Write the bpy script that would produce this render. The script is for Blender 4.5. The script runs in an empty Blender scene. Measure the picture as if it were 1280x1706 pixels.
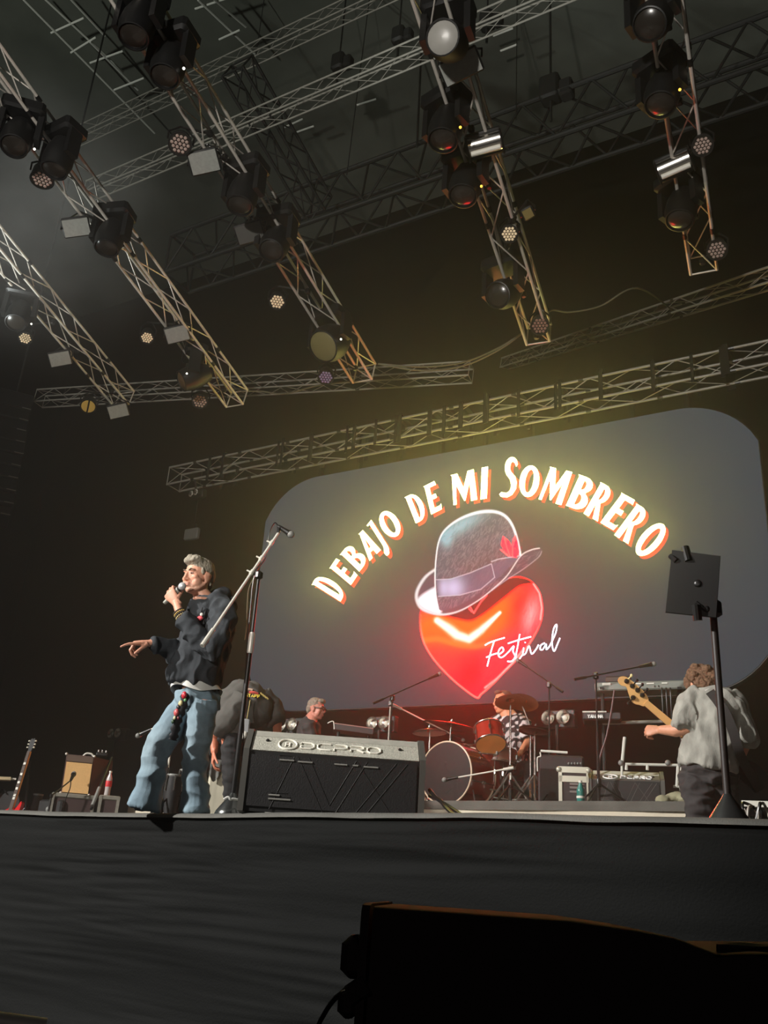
import bpy, bmesh, math, random
import numpy as np
from mathutils import Vector, Matrix, Quaternion, noise
random.seed(7)
sc = bpy.context.scene
V = Vector
# ---------------------------------------------------------------- camera
FPX, CX, CY = 1528.0, 640.0, 853.0
TH, RO, YA = math.atan(624 / 1528), math.atan(245 / 3735), math.atan(989 / math.hypot(1528, 624))
EYE = V((0, 0, 1.55))
_fh = V((-math.sin(YA), math.cos(YA), 0)); _rt = V((math.cos(YA), math.sin(YA), 0)); _up = V((0, 0, 1))
CF = _fh * math.cos(TH) + _up * math.sin(TH); _u0 = -_fh * math.sin(TH) + _up * math.cos(TH)
CR = _rt * math.cos(RO) + _u0 * math.sin(RO); CU = -_rt * math.sin(RO) + _u0 * math.cos(RO)
cd = bpy.data.cameras.new('camera'); cam = bpy.data.objects.new('camera', cd); sc.collection.objects.link(cam)
cd.sensor_fit = 'VERTICAL'; cd.sensor_height = 24; cd.lens = FPX * 24 / 1706
cd.clip_end = 200
m = Matrix((CR, CU, -CF)).transposed().to_4x4(); m.translation = EYE; cam.matrix_world = m
sc.camera = cam
# ---------------------------------------------------------------- world, exposure
w = bpy.data.worlds.new('world'); sc.world = w; w.use_nodes = True
w.node_tree.nodes['Background'].inputs[0].default_value = (.5, .52, .48, 1)
w.node_tree.nodes['Background'].inputs[1].default_value = 0.002
sc.view_settings.view_transform = 'Standard'; sc.view_settings.look = 'None'
sc.view_settings.exposure = 0; sc.view_settings.gamma = 1; sc.view_settings.use_curve_mapping = False
sc.cycles.max_bounces = 5; sc.cycles.volume_bounces = 1; sc.cycles.diffuse_bounces = 3
sc.cycles.use_denoising = True
sc.cycles.volume_step_rate = 4; sc.cycles.sample_clamp_indirect = 2; sc.cycles.sample_clamp_direct = 60
# ---------------------------------------------------------------- show lighting and added fills
def spot(name, loc, target, power, deg, blend=.3, col=(1, 1, 1), size=.15):
    l = bpy.data.lights.new(name, 'SPOT'); l.energy = power; l.spot_size = math.radians(deg); l.spot_blend = blend
    l.color = col; l.shadow_soft_size = size
    o = bpy.data.objects.new(name, l); sc.collection.objects.link(o); o.location = loc
    o.rotation_euler = (V(target) - V(loc)).to_track_quat('-Z', 'Y').to_euler()
    return o
HAZE, LEDBG, LEDTX, LEDRD, LEDHT, LEDRX = .0145, .55, 24.0, 1.3, 1.0, 42.0
# front of house key on the apron, a softer wash over the rig, hall light on the fog plume at the left
spot('front_of_house_spot', (-13, -7.5, 10), (-4.8, 7.1, 2.3), 21000, 35, .3, (1, .97, .93), .4)
spot('front_of_house_wash', (-1.5, -8, 3.6), (-4.5, 8, 9.2), 6500, 52, .5, (1, .95, .88), .3)
spot('side_hall_light', (-13.5, 2.5, 3.6), (-9.7, 6.2, 9.7), 6000, 30, .8, (.93, 1, .96), .5)
spot('added_roof_fill', (-17, -6, 9), (-12, 13, 23), 5500, 75, .8, (.95, 1, .92), .5)  # unseen spot added to brighten the roof behind the girders
spot('added_pit_fill', (4, -10, 4.5), (.3, 2, .8), 160, 40, .8, (1, .86, .82), .5)  # unseen fill added to lift the black front of the pit loudspeaker
# ---------------------------------------------------------------- geometry helpers
def ray(x, y): return CF + CR * ((x - CX) / FPX) - CU * ((y - CY) / FPX)
def atY(x, y, Y): d = ray(x, y); return EYE + d * (Y / d.y)
def atZ(x, y, Z): d = ray(x, y); return EYE + d * ((Z - EYE.z) / d.z)
class Stand:
    """the upright plane through a point of the stage, facing the audience: at() gives its points, off steps upstage"""
    def __init__(s, p):
        s.p = V(p); n = V((p[0], p[1], 0)); s.n = n.normalized(); s.r = V((s.n.y, -s.n.x, 0))
        s.k = (n.length) / FPX
    def at(s, x, y, off=0):
        d = ray(x, y); t = ((s.p - EYE).dot(s.n) + off) / d.dot(s.n); return EYE + d * t
def lin(c):
    return tuple(((v / 255) / 12.92 if v / 255 <= .04045 else ((v / 255 + .055) / 1.055) ** 2.4) for v in c[:3])
MATS = {}
def mat(name, col, rough=.6, metal=0, spec=.5, nz=0, nscale=8, bump=0, bscale=60, attr=None, trans=0, emit=None, estr=0, coat=0, stretch=None):
    if name in MATS: return MATS[name]
    m = bpy.data.materials.new(name); m.use_nodes = True; nt = m.node_tree; b = nt.nodes['Principled BSDF']
    c = lin(col)
    b.inputs['Base Color'].default_value = (*c, 1); b.inputs['Roughness'].default_value = rough; b.inputs['Metallic'].default_value = metal
    b.inputs['Specular IOR Level'].default_value = spec; b.inputs['Transmission Weight'].default_value = trans; b.inputs['Coat Weight'].default_value = coat
    tc = nt.nodes.new('ShaderNodeTexCoord'); vec = tc.outputs['Object']
    if stretch:
        mp = nt.nodes.new('ShaderNodeMapping'); mp.inputs['Scale'].default_value = stretch; nt.links.new(vec, mp.inputs[0]); vec = mp.outputs[0]
    src = None
    if attr:
        a = nt.nodes.new('ShaderNodeAttribute'); a.attribute_name = attr; src = a.outputs['Color']
    if nz:
        n = nt.nodes.new('ShaderNodeTexNoise'); n.inputs['Scale'].default_value = nscale; n.inputs['Detail'].default_value = 5
        nt.links.new(vec, n.inputs['Vector'])
        r = nt.nodes.new('ShaderNodeMapRange'); r.inputs[1].default_value = .3; r.inputs[2].default_value = .7
        r.inputs[3].default_value = 1 - nz; r.inputs[4].default_value = 1 + nz; nt.links.new(n.outputs[0], r.inputs[0])
        mx = nt.nodes.new('ShaderNodeMix'); mx.data_type = 'RGBA'; mx.blend_type = 'MULTIPLY'; mx.inputs[0].default_value = 1
        if src: nt.links.new(src, mx.inputs[6])
        else: mx.inputs[6].default_value = (*c, 1)
        nt.links.new(r.outputs[0], mx.inputs[7]); src = mx.outputs[2]
    if src: nt.links.new(src, b.inputs['Base Color'])
    if bump:
        n2 = nt.nodes.new('ShaderNodeTexNoise'); n2.inputs['Scale'].default_value = bscale; n2.inputs['Detail'].default_value = 4
        nt.links.new(vec, n2.inputs['Vector'])
        bp = nt.nodes.new('ShaderNodeBump'); bp.inputs['Strength'].default_value = bump; bp.inputs['Distance'].default_value = .01
        nt.links.new(n2.outputs[0], bp.inputs['Height']); nt.links.new(bp.outputs[0], b.inputs['Normal'])
    if emit is not None:
        b.inputs['Emission Color'].default_value = (*lin(emit), 1); b.inputs['Emission Strength'].default_value = estr
    MATS[name] = m; return m
ORG = {}
def frame(d, up=V((0, 0, 1))):
    d = V(d).normalized(); s = d.cross(V(up))
    if s.length < 1e-4: s = d.cross(V((1, 0, 0)))
    s.normalize(); return d, s, s.cross(d).normalized()
class MB:
    def __init__(s): s.v = []; s.f = []
    def add(s, vs, fs):
        b = len(s.v); s.v += [V(p) for p in vs]; s.f += [tuple(b + i for i in f) for f in fs]; return s
    def box(s, c, size, M=None, taper=1.0):
        x, y, z = (q / 2 for q in size); t = taper
        vs = [V((-x, -y, -z)), V((x, -y, -z)), V((x, y, -z)), V((-x, y, -z)), V((-x * t, -y * t, z)), V((x * t, -y * t, z)), V((x * t, y * t, z)), V((-x * t, y * t, z))]
        if M is not None: vs = [M @ p for p in vs]
        return s.add([p + V(c) for p in vs], [(3, 2, 1, 0), (4, 5, 6, 7), (0, 1, 5, 4), (1, 2, 6, 5), (2, 3, 7, 6), (3, 0, 4, 7)])
    def rbox(s, c, size, r=.01, M=None):
        """box with chamfered edges"""
        x, y, z = (q / 2 for q in size); r = min(r, x * .9, y * .9, z * .9); rings = []
        for zz, k in ((-z, r), (-z + r, 0), (z - r, 0), (z, r)):
            a, b = x - k, y - k
            rg = [V((-a + r, -b, zz)), V((a - r, -b, zz)), V((a, -b + r, zz)), V((a, b - r, zz)), V((a - r, b, zz)), V((-a + r, b, zz)), V((-a, b - r, zz)), V((-a, -b + r, zz))]
            rings.append([(M @ p if M is not None else p) + V(c) for p in rg])
        return s.loft(rings)
    def bar(s, a, b, w, h=None, up=(0, 0, 1)):
        a, b = V(a), V(b); d, sd, u = frame(b - a, up); h = h or w; L = (b - a).length
        M = Matrix((sd, d, u)).transposed()
        return s.box((a + b) / 2, (w, L, h), M)
    def loft(s, rings, cap=True, close=True):
        n = len(rings[0]); b = len(s.v)
        for r in rings: s.v += [V(p) for p in r]
        for i in range(len(rings) - 1):
            for j in range(n if close else n - 1):
                k = (j + 1) % n; s.f.append((b + i * n + j, b + i * n + k, b + (i + 1) * n + k, b + (i + 1) * n + j))
        if cap:
            s.f.append(tuple(b + j for j in reversed(range(n)))); s.f.append(tuple(b + (len(rings) - 1) * n + j for j in range(n)))
        return s
    def tube(s, pts, r, seg=8, cap=True):
        pts = [V(p) for p in pts]; n = len(pts); rs = r if isinstance(r, (list, tuple)) else [r] * n
        t0 = (pts[1] - pts[0]).normalized(); u = t0.orthogonal().normalized(); rings = []
        for i in range(n):
            t = (pts[min(i + 1, n - 1)] - pts[max(i - 1, 0)]).normalized()
            u = (u - t * u.dot(t)); u = u.normalized() if u.length > 1e-6 else t.orthogonal().normalized(); w = t.cross(u)
            rings.append([pts[i] + (u * math.cos(2 * math.pi * j / seg) + w * math.sin(2 * math.pi * j / seg)) * rs[i] for j in range(seg)])
        return s.loft(rings, cap)
    def limb(s, pts, rad, seg=14, up=None):
        """tube of elliptical rings: rad = [(ra, rb)], up sets the ra axis"""
        pts = [V(p) for p in pts]; n = len(pts); rings = []
        t = (pts[1] - pts[0]).normalized(); u = V(up) if up else t.orthogonal()
        for i in range(n):
            t = (pts[min(i + 1, n - 1)] - pts[max(i - 1, 0)]).normalized()
            if up: u = V(up)
            u = (u - t * u.dot(t)).normalized(); w = t.cross(u); ra, rb = rad[i] if isinstance(rad[i], (tuple, list)) else (rad[i], rad[i])
            rings.append([pts[i] + u * ra * math.cos(2 * math.pi * j / seg) + w * rb * math.sin(2 * math.pi * j / seg) for j in range(seg)])
        return s.loft(rings)
    def lathe(s, prof, seg=24, M=None, cap=True):
        rings = []
        for r, z in prof:
            rg = [V((r * math.cos(2 * math.pi * j / seg), r * math.sin(2 * math.pi * j / seg), z)) for j in range(seg)]
            rings.append([M @ p if M is not None else p for p in rg])
        return s.loft(rings, cap)
    def ell(s, c, rad, M=None, seg=16, rings=10):
        if not isinstance(rad, (tuple, list)): rad = (rad,) * 3
        rg = []
        for i in range(rings + 1):
            a = math.pi * (i + .02) / (rings + .04); a = max(.02, min(math.pi - .02, a))
            q = [V((rad[0] * math.sin(a) * math.cos(2 * math.pi * j / seg), rad[1] * math.sin(a) * math.sin(2 * math.pi * j / seg), -rad[2] * math.cos(a))) for j in range(seg)]
            rg.append([(M @ p if M is not None else p) + V(c) for p in q])
        return s.loft(rg)
    def prism(s, poly, M, t):
        """polygon in the xy plane of M, thickness t along its z"""
        n = len(poly); b = len(s.v)
        for z in (0, t): s.v += [M @ V((p[0], p[1], z)) for p in poly]
        s.f += [tuple(b + i for i in reversed(range(n))), tuple(b + n + i for i in range(n))]
        s.f += [(b + i, b + (i + 1) % n, b + n + (i + 1) % n, b + n + i) for i in range(n)]
        return s
    def mesh(s, name, org=V((0, 0, 0))):
        me = bpy.data.meshes.new(name); me.from_pydata([p - org for p in s.v], [], s.f); me.validate(); return me
    def build(s, name, m, parent=None, smooth=35, local=False, kind=None):
        org = V((0, 0, 0))
        if parent is not None and not local: org = ORG.get(parent.name, org)
        if parent is None:
            lo = V([min(p[i] for p in s.v) for i in range(3)]); hi = V([max(p[i] for p in s.v) for i in range(3)])
            org = V(((lo.x + hi.x) / 2, (lo.y + hi.y) / 2, lo.z))
        return put(s.mesh(name, org), name, m, parent, org if parent is None else None, smooth, kind)
def put(me, name, m, parent=None, loc=None, smooth=35, kind=None):
    if m is not None and not me.materials: me.materials.append(m)
    bm = bmesh.new(); bm.from_mesh(me); bmesh.ops.recalc_face_normals(bm, faces=bm.faces)
    if smooth:
        for f in bm.faces: f.smooth = True
        lim = math.radians(smooth)
        for e in bm.edges:
            if len(e.link_faces) != 2 or e.calc_face_angle(0) > lim: e.smooth = False
    bm.to_mesh(me); bm.free()
    o = bpy.data.objects.new(name, me); sc.collection.objects.link(o)
    if parent is not None: o.parent = parent; ORG[o.name] = ORG.get(parent.name, V((0, 0, 0)))
    elif loc is not None: o.location = loc; ORG[o.name] = V(loc)
    if kind: o['kind'] = kind
    return o
def thing(name, label, cat, loc=(0, 0, 0), rot=None, group=None, kind=None):
    o = bpy.data.objects.new(name, None); sc.collection.objects.link(o); o.location = loc; o.empty_display_size = .1
    if rot: o.rotation_euler = rot
    ORG[o.name] = V(loc); tag(o, label, cat, group, kind); return o
def tag(o, label=None, cat=None, group=None, kind=None):
    if label: o['label'] = label
    if cat: o['category'] = cat
    if group: o['group'] = group
    if kind: o['kind'] = kind
    return o
def dup(root, loc, rot=None, label=None, group=None):
    r = root.copy(); sc.collection.objects.link(r); r.location = loc
    if rot is not None: r.rotation_euler = rot
    if label: r['label'] = label
    if group: r['group'] = group
    def rec(a, b):
        for ch in a.children:
            c = ch.copy(); sc.collection.objects.link(c); c.parent = b; rec(ch, c)
    rec(root, r); return r
def share(me, name, parent, loc):
    o = bpy.data.objects.new(name, me); sc.collection.objects.link(o); o.parent = parent; o.location = loc; return o
def fuse(mb, voxel, smooth=2, fac=.5):
    """melt the overlapping shapes of a builder into one closed skin"""
    me = mb.mesh('skin'); bm = bmesh.new(); bm.from_mesh(me); bmesh.ops.recalc_face_normals(bm, faces=bm.faces); bm.to_mesh(me); bm.free()
    o = bpy.data.objects.new('skin', me); sc.collection.objects.link(o)
    r = o.modifiers.new('r', 'REMESH'); r.mode = 'VOXEL'; r.voxel_size = voxel
    if smooth: sm = o.modifiers.new('s', 'SMOOTH'); sm.iterations = smooth; sm.factor = fac
    dg = bpy.context.evaluated_depsgraph_get(); out = bpy.data.meshes.new_from_object(o.evaluated_get(dg))
    bpy.data.objects.remove(o); bpy.data.meshes.remove(me); return out
def wrinkle(me, amp, sc_=(9, 9, 9), seed=0, f=None):
    """cloth folds: push the vertices along their normals by ridged noise"""
    n = len(me.vertices); co = np.empty(n * 3); no = np.empty(n * 3); me.vertices.foreach_get('co', co); me.vertices.foreach_get('normal', no)
    co = co.reshape(-1, 3); no = no.reshape(-1, 3); d = np.empty(n); S = V((seed * 3.1, seed * 1.7, seed))
    for i in range(n):
        p = co[i]; q = V((p[0] * sc_[0], p[1] * sc_[1], p[2] * sc_[2])) + S
        h = (1 - abs(noise.noise(q)) * 2.2) + .4 * noise.noise(q * 2.3)
        d[i] = h * amp * (f(p) if f else 1)
    co += no * d[:, None]; me.vertices.foreach_set('co', co.ravel()); me.update()
def paint(me, fn, name='col'):
    n = len(me.vertices); co = np.empty(n * 3); me.vertices.foreach_get('co', co); co = co.reshape(-1, 3)
    c = np.ones((n, 4)); c[:, :3] = fn(co)
    a = me.color_attributes.new(name, 'FLOAT_COLOR', 'POINT'); a.data.foreach_set('color', c.ravel())
def shift(me, org):
    me.transform(Matrix.Translation(-V(org))); return me
def arc(pts, n=8):
    """smooth open curve through points"""
    P = [V(p) for p in pts]; out = []
    for i in range(len(P) - 1):
        a, b, c, d = P[max(i - 1, 0)], P[i], P[i + 1], P[min(i + 2, len(P) - 1)]
        for k in range(n):
            t = k / n; out.append(.5 * ((2 * b) + (c - a) * t + (2 * a - 5 * b + 4 * c - d) * t * t + (3 * b - a - 3 * c + d) * t ** 3))
    out.append(P[-1]); return out
def arc2(pts, n=6, closed=False):
    P = [np.array(p, float) for p in pts]; N = len(P); out = []
    for i in range(N if closed else N - 1):
        if closed: a, b, c, d = P[i - 1], P[i], P[(i + 1) % N], P[(i + 2) % N]
        else: a, b, c, d = P[max(i - 1, 0)], P[i], P[i + 1], P[min(i + 2, N - 1)]
        for k in range(n):
            t = k / n; out.append(.5 * ((2 * b) + (c - a) * t + (2 * a - 5 * b + 4 * c - d) * t * t + (3 * b - a - 3 * c + d) * t ** 3))
    if not closed: out.append(P[-1])
    return out
def outline(splines, name, m, parent, M, t=.004, smooth=0, off=0):
    """flat letter or mark with holes: closed 2-d outlines filled as one plate of thickness t in the xy plane of M"""
    cu = bpy.data.curves.new('outline', 'CURVE'); cu.dimensions = '2D'; cu.fill_mode = 'BOTH'; cu.extrude = t / 2; cu.offset = off
    for sp in splines:
        s = cu.splines.new('POLY'); s.points.add(len(sp) - 1); s.use_cyclic_u = True
        for i, p in enumerate(sp): s.points[i].co = (p[0], p[1], 0, 1)
    o = bpy.data.objects.new('outline', cu); sc.collection.objects.link(o)
    dg = bpy.context.evaluated_depsgraph_get(); me = bpy.data.meshes.new_from_object(o.evaluated_get(dg))
    bpy.data.objects.remove(o); bpy.data.curves.remove(cu); me.transform(M); me.materials.clear()
    org = ORG.get(parent.name, V((0, 0, 0))) if parent is not None else V((0, 0, 0))
    return put(shift(me, org), name, m, parent, smooth=smooth)
# ---------------------------------------------------------------- common materials
BLK = mat('black_paint', (22, 22, 22), .55)
BLKM = mat('black_metal', (30, 29, 28), .35, .3)
BLKC = mat('black_cloth', (34, 34, 33), .9, bump=.3, bscale=40, spec=.1)
ALU = mat('aluminium', (206, 200, 190), .45, .35, nz=.12, nscale=3)
ALUD = mat('weathered_aluminium', (150, 146, 136), .55, .3, nz=.15, nscale=3)
DARKSTEEL = mat('dark_steel', (26, 26, 24), .6, .2)
CHROME = mat('chrome', (228, 225, 218), .2, 1)
WHITEP = mat('white_paint', (215, 212, 200), .5)
GREYP = mat('grey_plastic', (120, 120, 115), .5)
# ---------------------------------------------------------------- hall
def quad(name, pts, m, kind='structure'):
    mb = MB(); mb.add(pts, [(0, 1, 2, 3)]); o = mb.build(name, m, smooth=0); o['kind'] = kind; return o
SZ = 1.895                                          # stage floor
DRK = mat('dark_drape', (15, 15, 14), .95, nz=.25, nscale=1.5, spec=.05)
quad('floor', [(-30, -14, 0), (16, -14, 0), (16, 24, 0), (-30, 24, 0)], mat('dark_concrete', (40, 38, 36), .8, nz=.2))
quad('wall_back', [(-30, 22, 0), (16, 22, 0), (16, 22, 24), (-30, 22, 24)], DRK)
quad('wall_left', [(-29, -14, 0), (-29, 23, 0), (-29, 23, 24), (-29, -14, 24)], DRK)
quad('wall_right', [(15, -14, 0), (15, 23, 0), (15, 23, 24), (15, -14, 24)], DRK)
quad('wall_front', [(-30, -13.5, 0), (16, -13.5, 0), (16, -13.5, 24), (-30, -13.5, 24)], DRK)
quad('ceiling', [(-30, -14, 23.5), (16, -14, 23.5), (16, 24, 23.5), (-30, 24, 23.5)], mat('roof_sheet', (92, 95, 86), .9, nz=.2, nscale=.6))
# haze from the fog machines fills the hall
hz = MB(); hz.box((-6, 9.05, 5.5), (28, 10.9, 10)); hz = hz.build('haze', None, smooth=0)
hm = bpy.data.materials.new('haze'); hm.use_nodes = True; nt = hm.node_tree; nt.nodes.clear()
vs = nt.nodes.new('ShaderNodeVolumeScatter'); vs.inputs['Density'].default_value = HAZE; vs.inputs['Anisotropy'].default_value = .82
vs.inputs['Color'].default_value = (1, 1, .97, 1)
mo = nt.nodes.new('ShaderNodeOutputMaterial'); nt.links.new(vs.outputs[0], mo.inputs['Volume']); hz.data.materials.append(hm)
pl = MB(); pl.ell((-9.7, 6.2, 9.7), (2.6, 2.4, 2.6), None, 24, 16); pl = pl.build('fog_plume', None)
pm = bpy.data.materials.new('fog'); pm.use_nodes = True; nt = pm.node_tree; nt.nodes.clear(); N = nt.nodes.new; K = nt.links.new
tc = N('ShaderNodeTexCoord'); ln = N('ShaderNodeVectorMath'); ln.operation = 'DISTANCE'; ln.inputs[1].default_value = (0, 0, 2.6); K(tc.outputs['Object'], ln.inputs[0])
mr = N('ShaderNodeMapRange'); mr.inputs[1].default_value = 2.4; mr.inputs[2].default_value = .2; mr.inputs[3].default_value = 0; mr.inputs[4].default_value = 1; mr.interpolation_type = 'SMOOTHSTEP'; K(ln.outputs['Value'], mr.inputs[0])
no = N('ShaderNodeTexNoise'); no.inputs['Scale'].default_value = .9; no.inputs['Detail'].default_value = 3; K(tc.outputs['Object'], no.inputs['Vector'])
m2 = N('ShaderNodeMapRange'); m2.inputs[1].default_value = .36; m2.inputs[2].default_value = .7; m2.inputs[3].default_value = .12; m2.inputs[4].default_value = 1; K(no.outputs[0], m2.inputs[0])
mu = N('ShaderNodeMath'); mu.operation = 'MULTIPLY'; K(mr.outputs[0], mu.inputs[0]); K(m2.outputs[0], mu.inputs[1]); mv = N('ShaderNodeMath'); mv.operation = 'MULTIPLY'; mv.inputs[1].default_value = .15; K(mu.outputs[0], mv.inputs[0])
v2 = N('ShaderNodeVolumeScatter'); v2.inputs['Anisotropy'].default_value = .1; K(mv.outputs[0], v2.inputs['Density']); mo = N('ShaderNodeOutputMaterial'); K(v2.outputs[0], mo.inputs['Volume']); pl.data.materials.append(pm)
tag(pl, 'soft grey fog plume drifting at the upper left between the trusses', 'fog', kind='stuff')
tag(hz, 'thin grey stage haze hanging through the whole hall', 'haze', kind='stuff')
# ---------------------------------------------------------------- stage with its cloth skirt
E0, E1 = V((-7.4, 4.93, SZ)), V((1.6, 3.86, SZ))     # front edge
ED = (E1 - E0).normalized(); EN = V((ED.y, -ED.x, 0))   # EN points at the audience
def edge_pt(t): return E0 + (E1 - E0) * t
stg = thing('stage', 'black-draped concert stage platform under the band', 'stage', (-3, 8, 0), kind='structure')
mb = MB(); A, B = E0 + V((-8, .95, 0)) - V((0, 0, .06)), E1 + V((6, -.7, 0)) - V((0, 0, .06))
mb.prism([(A.x, A.y + .12), (B.x, B.y + .12), (B.x, 14), (A.x, 14)], Matrix.Translation((0, 0, SZ - .12)), .12)
mb.build('deck', mat('stage_floor', (92, 90, 86), .7, nz=.15), stg, smooth=0)
# skirt: a long sagging cloth with shallow level creases, rounded over the edge
mb = MB(); NX, NZ = 260, 170; prof = []
for k in range(NZ + 1):
    if k <= 14: a = math.pi / 2 * k / 14; prof.append((-.075 + .075 * math.sin(a) - .18 * (1 - k / 14) ** 2, -.055 + .055 * math.cos(a)))
    else: prof.append((0, -.055 - (SZ - .075) * ((k - 14) / (NZ - 14))))
rows = []
for k in range(NZ + 1):
    r = []
    for i in range(NX + 1):
        t = i / NX; p = A + (B - A) * t + V((0, 0, .06)); s_ = (B - A).length * t; z = prof[k][1]
        h = 0
        if k > 8:
            for q, (fx, fz, am) in enumerate(((.55, 7, .012), (.8, 15, .010), (1.5, 30, .006), (.3, 3, .016))):
                g_ = noise.noise(V((s_ * fx + q * 9, z * fz + .25 * math.sin(s_ * .7 + q), q * 5))); h += am * (g_ if q in (0, 3) else (1 - 2 * abs(g_)) * max(0, .3 + noise.noise(V((s_ * .5 + 40 * q, z * 2, 7)))) * 1.6)
            h *= min(1, (k - 8) / 12)
        sag = -.008 * math.sin(s_ * 1.3) + .008 * noise.noise(V((s_ * 1.5, 3, 1)))
        r.append(p + EN * (prof[k][0] + h + .02) + V((0, 0, z + sag * (1 if k < 14 else 0))))
    rows.append(r)
mb.loft(rows, cap=False, close=False)
SKIRT = mat('skirt_cloth', (15, 16, 15), .82, bump=.25, bscale=90, spec=.15, nz=.12, nscale=2)
mb.build('skirt_cloth', SKIRT, stg, smooth=60)
# low riser behind, its face carpeted above a bare timber edge
RZ = SZ + .44
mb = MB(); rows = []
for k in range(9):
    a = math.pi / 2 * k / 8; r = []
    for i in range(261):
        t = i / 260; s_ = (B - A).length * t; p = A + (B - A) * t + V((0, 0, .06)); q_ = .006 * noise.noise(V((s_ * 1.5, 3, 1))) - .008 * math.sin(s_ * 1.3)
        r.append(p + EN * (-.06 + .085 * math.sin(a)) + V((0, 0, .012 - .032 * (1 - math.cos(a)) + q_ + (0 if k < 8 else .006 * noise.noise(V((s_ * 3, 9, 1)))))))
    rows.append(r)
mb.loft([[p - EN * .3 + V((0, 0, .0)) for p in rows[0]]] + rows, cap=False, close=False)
mb.build('lip_strip', mat('lip_strip', (104, 103, 98), .9, bump=.5, bscale=150, nz=.15, nscale=4, spec=.05), stg, smooth=60)  # paler grey strip rolled over the front edge
ris = thing('riser', 'long low band riser with grey carpet and pale timber edge', 'riser', (-4, 8.9, SZ))
P = lambda x, y: atZ(x, 1336, RZ)
RL, RR = V((-8.45, 8.56, RZ)), V((-1.55, 7.95, RZ))
mb = MB(); rd = (RR - RL).normalized(); rn = V((rd.y, -rd.x, 0))
CARP = mat('grey_carpet', (96, 94, 88), .95, bump=.6, bscale=160, nz=.15, nscale=5, spec=.05)
mb.prism([(RL.x, RL.y), (RR.x, RR.y), (RR.x + .25, 10.75), (RL.x, 11.1)], Matrix.Translation((0, 0, RZ - .025)), .025)
rows = []
for k in range(9):
    z = -.02 - .0065 * k; r = []
    for i in range(121):
        t = i / 120; s_ = t * 9; r.append(RL + (RR - RL) * t + V((0, 0, z)) + rn * (.012 + .012 * k / 8 + .012 * (k / 8) * math.sin(s_ * 3 + 2 * noise.noise(V((s_, 0, 0))))) )
    rows.append(r)
mb.loft([[p - rn * .012 + V((0, 0, .03)) for p in rows[0]]] + rows, cap=False, close=False)
mb.build('carpet', CARP, ris, smooth=50)
mb = MB(); mb.bar(RL + V((0, .02, -.215)), RR + V((0, .02, -.215)), .05, .37)
mb.build('timber_edge', mat('pale_timber', (196, 186, 164), .7, nz=.1, nscale=3), ris, smooth=0)
a, b = RL + V((0, .06, -.23)), RR + V((.2, .06, -.23))
for q in range(10):
    for w_ in (0.1, 1.7):
        p = a + (b - a) * (q / 9); mb = MB(); mb.box((p.x, p.y + w_, SZ + (RZ - SZ - .03) / 2), (.06, .06, RZ - SZ - .03)); mb.build('leg', BLKM, ris, smooth=0)
# ---------------------------------------------------------------- LED wall
LY = 11.5
led = thing('led_wall', 'large LED wall behind the band showing hat, heart and festival title', 'screen', (-5, LY, 1.55))
def sp(x, y, d=0): p = atY(x, y, LY); return V((p.x, LY - d, p.z))
x0, x1 = sp(428, 1000).x, sp(1278, 900).x + .02; z0, z1 = sp(471, 1185).z, sp(640, 774).z
def corner(cx, cz, sx, sz, R=1.25, cut=.42):
    out = []
    for k in range(15):
        a = math.pi / 2 * k / 14; px_, pz = R * math.sin(a), R * (1 - math.cos(a))
        out.append((px_, pz))
    # arc leaves the level edge tangentially and is cut by the upright edge
    return [(cx - sx * cut + sx * (p - R + cut if p - R + cut < cut else cut), cz) for p, q in out][:0] or [(min(p, R - cut), q) for p, q in out if p <= R - cut + .02]
def rounded(x0, x1, z0, z1, R, w):
    """R: circle radius, w: how far along the level edge the rounding reaches"""
    pts = []
    def c(ex, ez, sx, sz, rev):
        q = []
        for k in range(13):
            u = w * k / 12; q.append((ex + sx * (u - 0) , ez + sz * (R - math.sqrt(max(0, R * R - u * u)))))
        return q[::-1] if rev else q
    pts += c(x1 - w, z1, 1, -1, False); pts += c(x1 - w, z0, 1, 1, True); pts += c(x0 + w, z0, -1, 1, False); pts += c(x0 + w, z1, -1, -1, True)
    return pts
MX = Matrix.Translation((0, LY, 0)) @ Matrix.Rotation(math.pi / 2, 4, 'X')    # plate: x right, y up, z toward the audience
face = rounded(x0, x1, z0, z1, 1.08, 1.0)
def emis(name, col, s, attr=None, noise_=0):
    m = bpy.data.materials.new(name); m.use_nodes = True; nt = m.node_tree; nt.nodes.clear()
    e = nt.nodes.new('ShaderNodeEmission'); e.inputs[0].default_value = (*lin(col), 1); e.inputs[1].default_value = s
    if attr: a = nt.nodes.new('ShaderNodeAttribute'); a.attribute_name = attr; nt.links.new(a.outputs['Color'], e.inputs[0])
    o = nt.nodes.new('ShaderNodeOutputMaterial'); nt.links.new(e.outputs[0], o.inputs[0]); return m
outline([[(p[0], p[1]) for p in face]], 'screen_face', emis('led_grey', (88, 95, 103), LEDBG), led, MX @ Matrix.Translation((0, 0, .01)), .004)
mb = MB(); mb.prism(rounded(x0 - .01, x1 + .01, z0 - .01, z1 + .01, 1.08, 1.0), MX @ Matrix.Translation((0, 0, -.14)), .14); mb.build('cabinet', BLK, led, smooth=0)
mb = MB()
for q in range(9):
    xx = x0 + .9 + (x1 - x0 - 1.8) * q / 8; mb = MB(); mb.box((xx, LY + .22, (z0 + z1) / 2 + .3), (.06, .1, z1 - z0 + .2)); mb.build('hanging_bar', DARKSTEEL, led, smooth=0)
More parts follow.
